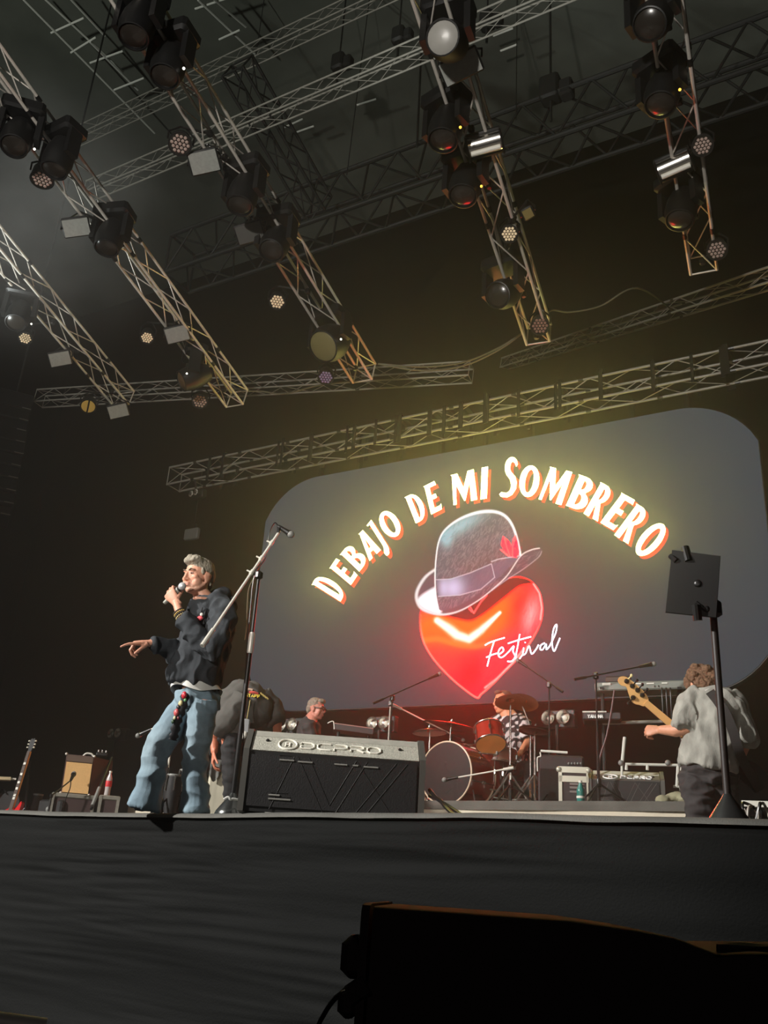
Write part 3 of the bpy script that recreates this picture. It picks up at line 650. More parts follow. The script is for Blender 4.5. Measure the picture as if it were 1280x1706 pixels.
def strobe(key, x, y, label, face2=None):
    p, ax = hung(key, x, y); n = aim(p, .75); R3 = (aimrot(n) @ Matrix.Rotation(math.radians(14), 4, 'Z')).to_3x3(); t = thing('strobe_light', label, 'stage light', p, group='chrome strobes on the rig')
    mb = MB(); mb.rbox(R3 @ V((0, 0, -.09)), (.36, .25, .1), .015, R3); mb.build('housing', BLK, t, local=True)
    rg = []
    for i in range(2):
        rg.append([R3 @ V(((i - .5) * .33, .1 * math.cos(a), -.05 + .09 * math.sin(a) - .02)) for a in np.linspace(-.2, math.pi + .2, 15)])
    mb = MB(); mb.loft(rg, cap=False, close=False); mb.build('reflector', CHROME, t, local=True)
    mb = MB(); mb.tube([R3 @ V((-.15, -.05, .02)), R3 @ V((.15, -.05, .02))], .025, 10); mb.build('flash_tube', WHITEP, t, local=True)
    for q in (-1, 1): mb = MB(); mb.rbox(R3 @ V((q * .175, 0, -.04)), (.02, .25, .16), .006, R3); mb.build('side_plate', BLKM, t, local=True)
    clamp(t, ax, p + R3 @ V((0, 0, -.12))); return t
def head(key, x, y, label, n=None, lens=None, r=.155, led=None, disp=False, k=.45, side=-.2, base_up=True):
    p, ax = hung(key, x, y, .48); n = V(n).normalized() if n else aim(p, k, side); R = aimrot(n); t = thing('moving_head', label, 'stage light', p, group='moving heads on the rig')
    mb = MB(); mb.lathe([(.05, -.3), (r * .8, -.27), (r * 1.05, -.12), (r * 1.1, .02), (r, .1), (r * .98, .15), (r * .9, .155), (r * .88, .13), (.001, .128)], 24, R); mb.build('head_shell', FIX, t, local=True)
    mb = MB(); mb.lathe([(r * .88, .131), (r * .7, .15), (r * .35, .162), (.001, .166)], 24, R); mb.build('lens', lens or HONEY, t, local=True)
    ax_ = n.cross(V((0, 0, 1))); ax_ = ax_.normalized() if ax_.length > .1 else V((1, 0, 0))
    for q in (-1, 1):
        mb = MB(); mb.bar(ax_ * q * (r * 1.1 + .035), ax_ * q * (r * 1.1 + .03) + V((0, 0, .34)), .06, .16, up=ax_.cross(V((0, 0, 1)))); mb.build('yoke_arm', FIX, t, local=True)
    M = Matrix((ax_, V((0, 0, 1)).cross(ax_), V((0, 0, 1)))).transposed()
    mb = MB(); mb.rbox(V((0, 0, .40)), (.46, .32, .16), .03, M); mb.build('base', FIX, t, local=True)
    if disp: mb = MB(); mb.box(M @ V((0, -.165, 0)) + V((0, 0, .40)), (.1, .006, .05), M); mb.build('display', LEDBL, t, local=True)
    if led: mb = MB(); mb.ell(n * .1 + ax_ * -(r + .05), .014, None, 8, 6); mb.build('led', led, t, local=True)
    clamp(t, ax + V((0, 0, -.1)), p + V((0, 0, .47))); return t
par('A0', 42, 564, 'LED par with bright honeycomb lens, lowest left under the leftmost truss', LENSB, .1, .55)
panel('A0', 100, 598, 'small grey panel light under the middle of the leftmost truss')
head('A0', 30, 528, 'dark moving head with white LED dot on the leftmost truss', led=LEDW)
par('A0', 147, 677, 'par light with two amber lens halves at the leftmost truss end', LENSY, .12, .55, two=True)
panel('A0', 197, 685, 'small grey panel light hanging at the tip of the leftmost truss')
head('A', 28, 232, 'dark moving head with white dot at upper left on the second truss', led=LEDW)
par('A', 70, 300, 'par light with flat beige lens high on the second truss', LENSD, .13, .2)
head('A', 96, 268, 'dark moving head above the beige par on the second truss', k=.2)
panel('A', 127, 379, 'grey panel light left of the second truss, upper half')
head('A', 182, 400, 'dark moving head in the middle of the second truss', k=.3)
par('A', 245, 563, 'LED par with bright honeycomb lens under the second truss', LENSB, .09, .6)
panel('A', 295, 557, 'grey panel light close beside the lower second truss')
head('A', 318, 630, 'moving head with warm brown shell and white LED on the second truss', lens=mat('lens_warm', (96, 74, 52), .3), led=LEDW, n=(-.5, -.6, -.55))
par('A', 333, 669, 'LED par with dim grey lens at the tip of the second truss', LENSD, .115, .6)
head('B', 280, 112, 'dark moving head crossing the top of the middle truss', k=.3, led=LEDW)
head('B', 228, 45, 'dark moving head at the very top of the middle truss', k=.3)
par('B', 300, 240, 'LED par with dim honeycomb lens left of the middle truss', LENSD, .12, .7)
panel('B', 340, 270, 'grey panel light left of the middle truss, upper half', w_=.3, h_=.22)
head('B', 404, 328, 'dark moving head on the middle truss under the long girder', k=.3)
panel('B', 416, 388, 'dim panel light left of the middle truss, half way down', face=mat('panel_dim', (70, 70, 66), .5))
head('B', 458, 408, 'dark moving head with red-tinged rim on the middle truss', k=.6, side=-.6)
par('B', 462, 503, 'LED par with the brightest honeycomb lens, left of the middle truss', LENSB, .1, .7)
head('B', 548, 572, 'moving head with wide dull yellow lens near the middle truss end', n=(-.1, -.75, -.75), lens=mat('lens_dull_yellow', (120, 112, 74), .3), r=.22, led=LEDW)
par('B', 543, 629, 'LED par with violet honeycomb lens at the middle truss end', LENSP, .105, .6)
head('C', 745, 68, 'moving head with wide pale grey lens at top of fourth truss', n=(.1, -.8, -.6), lens=LENSG, r=.16)
panel('C', 768, 112, 'wide grey panel light on the fourth truss below the grey lens', w_=.36, h_=.2)
head('C', 742, 218, 'dark moving head left of the fourth truss beside the strobe', k=.3, led=LEDA)
strobe('C', 808, 242, 'chrome strobe with bright flash tube on the fourth truss')
head('C', 775, 312, 'dark moving head with amber LED left of the fourth truss', k=.35, led=LEDA)
par('C', 849, 390, 'LED par with bright warm honeycomb in the middle of fourth truss', LENSB, .095, .75)
panel('C', 880, 356, 'little square amber panel on the right of the fourth truss', w_=.1, h_=.1, face=mat('panel_amber', (120, 104, 56), .5))
head('C', 838, 490, 'dark round moving head left of the lower fourth truss', n=(-.1, -.8, -.6), r=.16)
par('C', 900, 543, 'LED par with dim reddish honeycomb at the fourth truss end', mat('lens_cell_red', (150, 110, 100), .3), .11, .75)
head('D', 1088, 34, 'dark moving head with blue lit display at upper right', k=.4, disp=True, n=(-.1, -.5, -.8))
head('D', 1103, 160, 'dark moving head with amber LED on the far right truss', k=.35, led=LEDA)
par('D', 1171, 243, 'LED par with beige honeycomb lens right of the far right truss', LENSD, .1, .75)
strobe('D', 1124, 277, 'chrome strobe with pale flash tube on the far right truss')
head('D', 1135, 352, 'dark moving head low on the far right truss', k=.3)
par('D', 1195, 417, 'LED par with dim honeycomb lens at the far right truss end', LENSD, .11, .7)
# paired blinders and small boxes around the LED wall
def blinder(p, label, n=(-.2, -1, -.1), r=.075, group='paired blinder lamps'):
    t = thing('blinder', label, 'stage light', p, group=group); R = aimrot(V(n).normalized()); R3 = R.to_3x3()
    mb = MB(); mb.rbox(R3 @ V((0, 0, -.1)), (r * 4.6, r * 2.4, .1), .01, R3); mb.build('housing', BLK, t, local=True)
    for q in (-1, 1):
        M = Matrix.Translation(R3 @ V((q * r * 1.1, 0, -.05))) @ R
        mb = MB(); mb.lathe([(r * .3, -.01), (r * .75, .03), (r, .09), (r * .96, .092), (r * .7, .035), (.001, .0)], 20, M); c = mb.build('lamp_cup', CHROME, t, local=True)
        mb = MB(); mb.ell(M @ V((0, 0, .04)), r * .32, None, 10, 8); mb.build('bulb', WHITEP, c, local=True)
    return t
bl_ = blinder(atY(325, 822, 10.95), 'pair of small round blinders under the left end of the box truss', r=.06)
mb = MB(); mb.tube([(0, .05, 0), (0, -.065, a_z - .165 - bl_.location.z)], .02, 6); mb.build('hook_clamp', BLKM, bl_, local=True)
p = atY(320, 890, 13); t = thing('wall_box', 'small pale grey box on the dark backdrop above the singer', 'box', p)
mb = MB(); mb.rbox((0, 0, 0), (.36, .1, .24), .02); mb.build('box_body', GREYP, t, local=True)
mb = MB(); mb.box((.02, 0, .17), (.1, .06, .1)); mb.tube([(.02, 0, .2), (.02, 0, 1.6)], .01, 6); mb.build('hanger', BLKM, t, local=True)

# line array hanging at the far left
la_ = thing('line_array', 'faint dark column of hanging loudspeakers at the far left edge', 'speaker', atY(20, 690, 9.5))
for i, (x, y) in enumerate(((52, 681), (47, 700), (43, 718), (41, 738), (38, 758), (33, 779), (28, 800), (24, 822), (20, 844), (14, 864))):
    a, b = atY(x - 70, y - 14, 9.5), atY(x + 10, y + 2, 9.5); c = atY(x - 28, y - 8, 9.5); h = abs(a.z - b.z) * .62; n_ = V((c.x, c.y, 0)).normalized(); r_ = V((n_.y, -n_.x, 0)); M = Matrix((r_, n_, V((0, 0, 1)))).transposed() @ Matrix.Rotation(-.1 - .03 * i, 3, 'X')
    mb = MB(); mb.rbox(c - la_.location, (.62, .4, h), .02, M); sc_ = mb.build('speaker_cabinet', FIX, la_, local=True)
    mb = MB(); mb.box(c - la_.location + M @ V((.22, -.205, -h / 2 + .012)), (.16, .01, .014), M); mb.build('lit_edge', GREYP, sc_, local=True)  # grey strip painted in for the lit lower edge of each cabinet
mb = MB(); mb.tube([(0, 0, 0), (0, 0, 23.4 - la_.location.z)], .02, 6); mb.build('hanging_chain', DARKSTEEL, la_, local=True)
# ---------------------------------------------------------------- wedge monitors
TEXP = mat('speckled_paint', (184, 182, 168), .55, nz=.32, nscale=120, bump=.5, bscale=160)
GRILL = mat('wedge_lower_panel', (30, 28, 28), .6, bump=.2, bscale=120, nz=.1, nscale=40)
LOGO = mat('logo_cream', (246, 242, 226), .6)
def stroke_letters():
    L = {'D': [[(0, 0), (.75, 0), (1, .25), (1, .75), (.75, 1), (.0, 1), (.0, .72)], [(0, 0), (0, .45)]], 'C': [[(1, 1), (.25, 1), (0, .75), (0, .25), (.25, 0), (1, 0)]],
         'P': [[(0, -.1), (.0, .35), (.75, .35), (1, .5), (1, .85), (.75, 1), (.05, 1)]], 'R': [[(0, 0), (0, .4), (.75, .4), (1, .55), (1, .85), (.75, 1), (0, 1)], [(.45, .4), (1, 0)]],
         'O': [[(.25, 0), (.75, 0), (1, .25), (1, .75), (.75, 1), (.25, 1), (0, .75), (0, .25), (.25, 0)]], 'Y': [[(0, 1), (.5, .5), (1, 1)], [(.5, .5), (.5, 0)]], 'A': [[(0, 0), (.5, 1), (1, 0)], [(.2, .35), (.8, .35)]],
         'M': [[(0, 0), (0, 1), (.5, .3), (1, 1), (1, 0)]], 'H': [[(0, 0), (0, 1)], [(1, 0), (1, 1)], [(0, .5), (1, .5)]], 'S': [[(1, .9), (.8, 1), (.2, 1), (0, .75), (.2, .5), (.8, .5), (1, .25), (.8, 0), (0, .05)]],
         'T': [[(0, 1), (1, 1)], [(.5, 1), (.5, 0)]], 'F': [[(0, 0), (0, 1), (1, 1)], [(0, .5), (.8, .5)]], 'V': [[(0, 1), (.5, 0), (1, 1)]], 'X': [[(0, 0), (1, 1)], [(0, 1), (1, 0)]]}
    return L
SL = stroke_letters()
def write(word, o, ux, uy, gap, r, m, parent, name='logo_letter'):
    """raised lettering: o lower left of the first letter, ux / uy its width and height vectors"""
    for i, ch in enumerate(word):
        mb = MB()
        for ln in SL[ch]: mb.tube([o + ux * (p[0] + i * (1 + gap)) + uy * p[1] for p in ln], r, 6)
        mb.build(name, m, parent)
def wedge(x0, x1, yb0, yb1, Y, hf, ht, setb, depth, label, logo_x, logo_w, logo_m, top_m, lines, bx=None):
    st = Stand(atY((x0 + x1) / 2, (yb0 + yb1) / 2, Y)); z0 = SZ if bx is None else bx
    a, b = st.at(x0, yb0), st.at(x1, yb1); W = (b - a).dot(st.r); O = V((a.x, a.y, z0)); r, n, u = st.r, st.n, V((0, 0, 1))
    hf, ht = st.at(*hf).z - z0, st.at(*ht, setb).z - z0
    t = thing('floor_monitor', label, 'speaker', O + r * W / 2 + n * depth / 2)
    prof = [(0, .02), (0, hf), (setb * .8, ht - .05), (setb + .02, ht - .01), (setb + .1, ht), (depth * .55, ht), (depth, .12), (depth, .02)]
    def P(x, q): return O + r * x + n * q[0] + u * q[1]
    mb = MB(); mb.loft([[P(.035, q) for q in prof], [P(W - .035, q) for q in prof]]); mb.build('cabinet', BLK, t, smooth=0)
    for x in (0, W - .035):
        mb = MB(); big = [(q[0] + (-.012 if q[0] < depth / 2 else .012), q[1] + (.012 if q[1] > .1 else 0)) for q in prof]
        mb.loft([[P(x, q) for q in big], [P(x + .035, q) for q in big]]); mb.build('side_panel', mat('wedge_side', (84, 82, 76), .5), t, smooth=0)
    sl = (P(0, prof[2]) - P(0, prof[1])); sn = r.cross(sl).normalized(); sn = sn if sn.dot(n) < 0 else -sn
    mb = MB(); q = [P(.04, prof[1]) + sl * .02, P(W - .04, prof[1]) + sl * .02, P(W - .04, prof[1]) + sl * .98, P(.04, prof[1]) + sl * .98]
    mb.loft([q, [p + sn * .006 for p in q]]); mb.build('logo_panel', top_m, t, smooth=0)
    mb = MB(); q = [P(.05, (0, .05)), P(W - .05, (0, .05)), P(W - .05, (0, hf - .02)), P(.05, (0, hf - .02))]
    mb.loft([q, [p - n * .008 for p in q]]); mb.build('lower_panel', GRILL, t, smooth=0)
    mb = MB(); q = [P(.04, prof[2]), P(W - .04, prof[2]), P(W - .04, prof[3]), P(.04, prof[3])]
    mb.loft([q, [p + u * .004 - n * .004 for p in q]]); mb.build('top_strip', mat('wedge_top', (172, 170, 158), .5, nz=.1, nscale=20), t, smooth=0)
    # round mark and lettering on the sloping panel
    s1 = sl.normalized(); L = sl.length; c = P(W * logo_x, prof[1]) + s1 * L * .5 + sn * .009; R = L * .34
    mb = MB(); mb.tube([c + (r * math.cos(a) + s1 * math.sin(a)) * R for a in np.linspace(0, 2 * math.pi, 25)], R * .11, 6); mb.build('round_mark', logo_m, t)
    mb = MB(); 
    for q in (-1, 1): mb.tube([c + r * q * R * .22 - s1 * R * .42, c + r * q * R * .22 + s1 * R * .42], R * .08, 6)
    mb.tube([c - r * R * .22, c + r * R * .22], R * .08, 6); mb.build('round_mark_letter', logo_m, t)
    lw = logo_w * W; write('DCPRO', c + r * R * 1.45 - s1 * L * .2, r * lw / 6.1, s1 * L * .4, .28, R * .11, logo_m, t)
    for q in (.12, .86):
        mb = MB(); mb.ell(P(W * q, prof[1]) + s1 * L * .7 + sn * .007, .012, None, 8, 5); mb.build('screw', BLKM, t)
    RIB = mat('wedge_rib', (74, 70, 66), .5) if lines else mat('wedge_rib_grey', (88, 86, 82), .6)
    for ln in ([(.17, .1), (.28, .95), (.2, .95)], [(.3, .95), (.46, .08), (.52, .08), (.68, .95)], [(.36, .95), (.49, .22), (.62, .95)], [(.62, .08), (.84, .95)], [(.68, .08), (.9, .95)], [(.62, .95), (.84, .08)], [(.17, .3), (.28, .3)], [(.17, .36), (.26, .36)]):
        mb = MB(); mb.tube([P(W * p[0], (0, hf * p[1])) - n * .008 for p in ln], .0022, 6); mb.build('embossed_line', RIB if not lines else GRILL, t)
    if lines:
        for x_, w_, z_ in ((.2, .08, .88), (.3, .08, .87), (.5, .07, .87), (.6, .03, .87), (.66, .08, .86), (.16, .06, .32), (.16, .12, .26), (.15, .28, .04)):
            mb = MB(); mb.tube([P(W * x_, (0, hf * z_)) - n * .009, P(W * (x_ + w_), (0, hf * z_)) - n * .009], .005, 6); mb.build('trim_line', mat('trim_pale', (150, 148, 140), .4), t)
    return t, st, O, W
wedge(395, 706, 1346, 1353, 4.75, (400, 1249), (415, 1214), .16, .5, 'large black wedge monitor at the stage lip with pale speckled logo panel', .235, .44, LOGO, TEXP, True)
wedge(980, 1110, 1342, 1344, 8.6, (980, 1299), (986, 1282), .22, .6, 'smaller grey wedge monitor on the riser with white lettering', .3, .4, mat('logo_white', (235, 235, 230), .5), mat('wedge_grey_panel', (84, 82, 77), .6, nz=.12, nscale=30), False, bx=RZ)
# ---------------------------------------------------------------- microphone stands
def microphone(a, b, label, grill=GREYP, body=BLKM, r=.024):
    """handheld microphone, tail a to grille end b"""
    a, b = V(a), V(b); d = (b - a).normalized(); L = (b - a).length; R = aimrot(d); t = thing('microphone', label, 'microphone', a)
    mb = MB(); mb.lathe([(r * .5, 0), (r * .55, .01), (r * .62, L * .3), (r * .8, L * .68), (r * .82, L * .7), (.001, L * .7)], 14, R); mb.build('handle', body, t, local=True)
    mb = MB(); mb.ell(d * (L - r * .95), (r, r, r * 1.08), R.to_3x3(), 14, 10); mb.build('grille', grill, t, local=True)
    mb = MB(); mb.lathe([(r * .9, L * .71), (r * 1.03, L * .715), (r * 1.03, L * .735), (r * .9, L * .74)], 14, R); mb.build('collar', BLKM, t, local=True)
    return t
def round_base(t, p, r=.12, h=.12):
    mb = MB(); mb.lathe([(r, 0), (r, .012), (r * .93, .03), (r * .5, h * .75), (r * .28, h), (.018, h + .02), (.001, h + .02)], 28, Matrix.Translation(p)); mb.build('cast_base', mat('polished_steel', (120, 122, 120), .22, .9), t)
def tripod(t, p, r=.3, h=.22, m=None, rot=0):
    for q in range(3):
        a = rot + q * 2.094; mb = MB(); mb.tube([p + V((0, 0, h)), p + V((r * .9 * math.cos(a), r * .9 * math.sin(a), .03)), p + V((r * math.cos(a), r * math.sin(a), .012))], .009, 6); mb.build('leg', m or BLKM, t)
    mb = MB(); mb.lathe([(.022, h - .04), (.025, h - .03), (.025, h + .03), (.022, h + .04)], 10, Matrix.Translation(p)); mb.build('hub', BLKM, t)
PW = mat('lit_boom', (236, 232, 218), .3, .4)
# singer's boom stand
st = Stand(atY(388, 1345, 4.66)); f = st.at(386, 1345); base = V((f.x, f.y, SZ)); top = V((f.x, f.y, st.at(428, 958).z)) ; BT = top
t = thing('boom_stand', 'black boom microphone stand with bright slanting boom beside the singer', 'microphone stand', base)
round_base(t, base, .10, .115)
zc = st.at(405, 1085).z
mb = MB(); mb.tube([base + V((0, 0, .1)), V((base.x, base.y, zc))], .016, 12); mb.build('pole', BLKM, t)
mb = MB(); mb.lathe([(.017, 0), (.021, .01), (.021, .12), (.017, .14)], 12, Matrix.Translation((base.x, base.y, zc - .01))); mb.build('clutch', ALU, t)
mb = MB(); mb.tube([V((base.x, base.y, zc + .1)), top], .011, 10); mb.build('inner_pole', BLKM, t)
b0, b1 = st.at(337, 1076, -.34), st.at(464, 888, .08)
mb = MB(); mb.tube([b0, b1], .0095, 8); mb.build('boom', PW, t)
mb = MB(); mb.tube([b0, b0.lerp(b1, .13)], [.016, .014], 10); mb.build('counterweight', PW, t)
mb = MB(); mb.rbox(top, (.045, .05, .06), .012); mb.tube([top, top + st.r * -.06 + V((0, 0, .02))], .012, 8); mb.build('boom_clamp', BLKM, t)
for q in (.62, .75, .9): 
    mb = MB(); c = b0.lerp(b1, q); d_ = (b1 - b0).normalized(); mb.tube([c - d_ * .02, c + d_ * .02], .014, 8); mb.tube([c, c - st.r * .035 + V((0, 0, .012))], .006, 6); mb.build('boom_collar', PW, t)
mb = MB(); mb.tube([b1, b1 + V((0, 0, .03)), st.at(468, 880, .08)], .013, 8); mb.build('mic_clip', BLKM, t)
microphone(st.at(464, 877, .09), st.at(489, 893, .05), 'black vocal microphone clipped on the slanting boom stand', r=.026)
mb = MB(); mb.tube(arc([st.at(464, 877, .09), st.at(458, 871, .09), st.at(450, 885, .07), st.at(447, 905, .05), st.at(442, 930, .03), st.at(424, 960, .02), st.at(417, 1020, .02), st.at(411, 1090, .02), st.at(407, 1180, .02), st.at(405, 1260, .02), base + V((.05, .03, .03))], 8), .0042, 6)
tag(mb.build('microphone_cable', BLKM), 'thin black cable running from the boom microphone down the pole', 'cable')
mb = MB(); mb.tube(arc([st.at(424, 962, .02), st.at(414, 985, .03), st.at(411, 1040, .02), st.at(408, 1066, .02)], 6), .004, 6); mb.build('loose_cable', mat('cable_brown', (96, 84, 62), .4), t)
mb = MB(); mb.tube(arc([st.at(373, 1332, -.13), st.at(380, 1328, -.13), st.at(384, 1332, -.13), st.at(388, 1331, -.12), st.at(400, 1333, -.1)], 6), .007, 6)
tag(mb.build('white_tape', mat('white_tape', (235, 235, 228), .5), None), 'white taped cable end in front of the shiny stand base', 'cable')
# tablet on a stand at stage right
st = Stand(atY(1215, 1360, 4.62)); f = st.at(1215, 1360); base = V((f.x, f.y, SZ)); zt = st.at(1190, 964).z; top = V((f.x, f.y, zt))
t = thing('tablet_stand', 'black straight stand with shiny conical base holding the tablet', 'stand', base)
round_base(t, base, .105, .13)
mb = MB(); mb.tube([base + V((0, 0, .11)), V((f.x, f.y, st.at(1192, 1005).z))], .0175, 14); mb.build('pole', mat('stand_pole', (40, 32, 28), .5), t)
mb = MB(); mb.tube([V((f.x, f.y, st.at(1192, 1005).z)), top], .011, 10); mb.ell(top, .013, None, 8, 6); mb.build('inner_pole', ALUD, t)
cl = st.at(1192, 1014); mb = MB(); mb.rbox(cl, (.06, .06, .09), .015); mb.tube([cl, st.at(1176, 1018, -.05), st.at(1160, 1005, -.05)], .018, 10); mb.ell(st.at(1178, 1016, -.04), .028, None, 10, 8); mb.build('swivel_arm', BLKM, t)
mb = MB()
for a, b, c in (((1142, 912), (1148, 935), .02), ((1163, 1034), (1160, 1008), .022), ((1118, 926), (1128, 935), .016)): mb.tube([st.at(*a, -.06), st.at(*b, -.075)], c, 10)
mb.build('holder_jaw', BLKM, t)
tb = thing('tablet', 'dark tablet seen from behind, clamped on the stand before the LED wall', 'tablet', st.at(1155, 970, -.06))
q = [st.at(1109, 1021, -.05), st.at(1194, 1030, -.05), st.at(1201, 927, -.07), st.at(1120, 917, -.07)]
mb = MB(); c_ = (q[0] + q[1] + q[2] + q[3]) / 4; k = [c_ + (p - c_) * .985 for p in q]
mb.loft([[p - st.n * -.007 for p in k], q, [p - st.n * .006 for p in q], [p - st.n * .009 for p in k]]); mb.build('shell', mat('tablet_case', (19, 18, 15), .5), tb, smooth=0)
mb = MB(); mb.ell(c_ + st.r * .02 - st.n * .01, (.02, .006, .02), None, 10, 6); mb.build('badge', BLKM, tb)
mb = MB(); e = [c_ + (p - c_) * .93 + st.n * .009 for p in q]; mb.loft([e, [p + st.n * .002 for p in e]]); mb.build('glass', mat('tablet_glass', (12, 12, 14), .1), tb, smooth=0)
def boom_stand(label, x, ytop, Y, b0, b1, m=BLKM, zf=None, mic=True, r=.009, micl=None, legs=True, pm=None):
    s = Stand(atY(x, ytop, Y)); p = s.at(x, ytop); zf = RZ if zf is None else zf; base = V((p.x, p.y, zf)); t = thing('boom_stand', label, 'microphone stand', base)
    if legs: tripod(t, base, .3, .2, pm or BLKM, .5)
    mb = MB(); mb.tube([base + V((0, 0, .04)), base + V((0, 0, (p.z - zf) * .55))], r * 1.5, 8); mb.build('pole', pm or BLKM, t)
    mb = MB(); mb.tube([base + V((0, 0, (p.z - zf) * .55)), p], r, 8); mb.build('inner_pole', m, t)
    A, B = s.at(*b0, -.08), s.at(*b1, .08); mb = MB(); mb.tube([A, B], r * .85, 8); mb.build('boom', m, t)
    mb = MB(); mb.tube([A, A.lerp(B, .18)], r * 1.6, 8); mb.build('counterweight', m, t)
    mb = MB(); mb.rbox(p, (.05, .05, .07), .012); mb.build('boom_clamp', BLKM, t)
    if mic: microphone(B, B + (B - A).normalized() * .17, micl)
    return t, s
boom_stand('dark boom stand left of the drum kit, boom rising to the right', 654, 1163, 8.9, (622, 1172), (714, 1131), micl='small dark microphone on the boom left of the heart tip')
boom_stand('boom stand with bright rod slanting down over the bass drum', 651, 1172, 9.0, (651, 1172), (752, 1223), m=PW, micl='small pale microphone aimed down at the bass drum rim')
boom_stand('boom stand right of the drummer, boom falling to the right', 915, 1141, 9.0, (938, 1153), (880, 1112), micl='dark microphone hanging at the boom end over the heart edge')
boom_stand('boom stand in front of the grey synthesizer, long level boom', 993, 1126, 8.4, (957, 1132), (1065, 1111), micl='dark microphone at the tip of the long level boom')
# ---------------------------------------------------------------- drum kit
CHR = CHROME; SHELL = mat('lacquered_shell', (110, 34, 22), .25, coat=.6, nz=.12, nscale=6); BRASS = mat('cymbal_bronze', (150, 104, 62), .35, .8, nz=.1, nscale=20)
DH = mat('drum_head_dark', (34, 28, 28), .22, coat=.4); DHO = mat('drum_head_amber', (236, 158, 84), .45, nz=.1, nscale=6)
def drum(name, label, c, ax, r, L, shell, h0, h1, lugs=8, hoop=CHR, hr=.012):
    """c: centre of the head at the start of axis ax; L depth"""
    ax = V(ax).normalized(); M = Matrix.Translation(c) @ aimrot(ax); t = thing(name, label, 'drum', c)
    mb = MB(); mb.lathe([(r, .01), (r, L - .01)], 40, M, cap=False); mb.lathe([(r - .008, L - .01), (r - .008, .01)], 40, M, cap=False); mb.build('shell', shell, t)
    for z, m in ((0, h0), (L, h1)):
        mb = MB(); e = -1 if z == 0 else 1; mb.lathe([(r * .995, z + e * .004), (r * .6, z + e * .005), (.001, z + e * .006)], 40, M); mb.build('drum_head', m, t)
        mb = MB(); mb.tube([M @ V(((r + hr * .6) * math.cos(a), (r + hr * .6) * math.sin(a), z)) for a in np.linspace(0, 2 * math.pi, 49)], hr, 8); mb.build('hoop', hoop, t)
    me = None; R3 = M.to_3x3()
    for i in range(lugs):
        a = 2 * math.pi * (i + .3) / lugs; d = R3 @ V((math.cos(a), math.sin(a), 0)); z3 = R3 @ V((0, 0, 1)); mb = MB(); p = M @ V((0, 0, L / 2)) + d * (r + .012)
        mb.tube([p - z3 * L * .46, p + z3 * L * .46], .005, 6); mb.rbox(p, (.03, .03, .06), .008, (Matrix((d, z3.cross(d), z3)).transposed())); mb.build('lug', CHR, t)
    return t, M
sd = Stand(atY(742, 1288, 8.75)); vw = lambda r, n, u=0: sd.r * r + sd.n * n + V((0, 0, u))
ck = sd.at(743, 1288); rb = ck.z - RZ - .02
rb = min(rb, .31)
bd, M = drum('bass_drum', 'dark bass drum with pale hoops lying beside the big wedge', V((ck.x, ck.y, RZ + rb + .03)), vw(.26, .37), rb, .45, SHELL, DH, DH, 8, mat('hoop_pale', (206, 178, 150), .4), .009)
mb = MB(); c0 = V((ck.x, ck.y, RZ + rb + .03)); ex = vw(-.37, .26).normalized(); dn = vw(.26, .37).normalized()
for q in (-1, 1):
    mb = MB(); p = c0 + dn * .12 + ex * q * rb * .8 - V((0, 0, rb * .45)); mb.tube([p, p + ex * q * .1 - dn * .08 - V((0, 0, p.z - RZ - .01))], .011, 8); mb.build('spur', CHR, bd)
# rack tom, orange under-head toward the audience
s2 = Stand(atY(818, 1235, 9.0)); tc_ = s2.at(818, 1240); ax = (V((0, 0, 1)) * .86 + s2.n * .48 - s2.r * .12).normalized()
tm, M = drum('rack_tom', 'red rack tom tilted to show its amber under-head', tc_, ax, .155, .2, mat('tom_shell', (150, 40, 26), .25, coat=.6), DHO, DHO, 6, CHR, .009)
mb = MB(); mb.ell(M @ V((-.02, 0, .12)) - s2.n * .155 - s2.r * .03, (.022, .006, .022), None, 14, 6); mb.build('badge', mat('badge_cream', (236, 220, 160), .4), tm)
mb = MB(); mb.tube([tc_ + ax * .15 + s2.n * .17, tc_ + s2.n * .3 + V((0, 0, .05)), V((c0 + dn * .25).to_tuple()) + V((0, 0, rb))], .013, 8); mb.build('tom_mount', CHR, tm)
mb = MB(); mb.tube([M @ V((-.1, -.12, .2)), M @ V((-.1, -.12, .3))], .014, 8); mb.ell(M @ V((-.1, -.12, .32)), .02, None, 8, 6); mb.build('clip_microphone', BLKM, tm)
# snare and floor tom behind
sn_, M = drum('snare_drum', 'wooden snare drum under the amber tom beside the drummer', atY(832, 1272, 9.3), (0, .1, 1), .17, .14, mat('snare_wood', (96, 66, 48), .4), DH, mat('white_head', (200, 190, 180), .6), 8, CHR, .008)
mb = MB(); q = atY(832, 1272, 9.3); 
for a in (0, 2.1, 4.2): mb = MB(); mb.tube([q + V((.12 * math.cos(a), .12 * math.sin(a), -.01)), V((q.x, q.y, RZ + .25)), V((q.x + .25 * math.cos(a), q.y + .25 * math.sin(a), RZ + .01))], .009, 6); mb.build('stand_leg', CHR, sn_)
ft, M = drum('floor_tom', 'dark red floor tom behind the bass drum', V((atY(805, 1290, 9.25).x, 9.25, RZ + .22)), (0, 0, 1), .2, .36, SHELL, DH, DH, 8, CHR, .009)
q = V((atY(805, 1290, 9.25).x, 9.25, RZ))
for a in (.5, 2.6, 4.7): mb = MB(); mb.tube([q + V((.215 * math.cos(a), .215 * math.sin(a), 0)), q + V((.215 * math.cos(a), .215 * math.sin(a), .45))], .009, 6); mb.build('leg', CHR, ft)
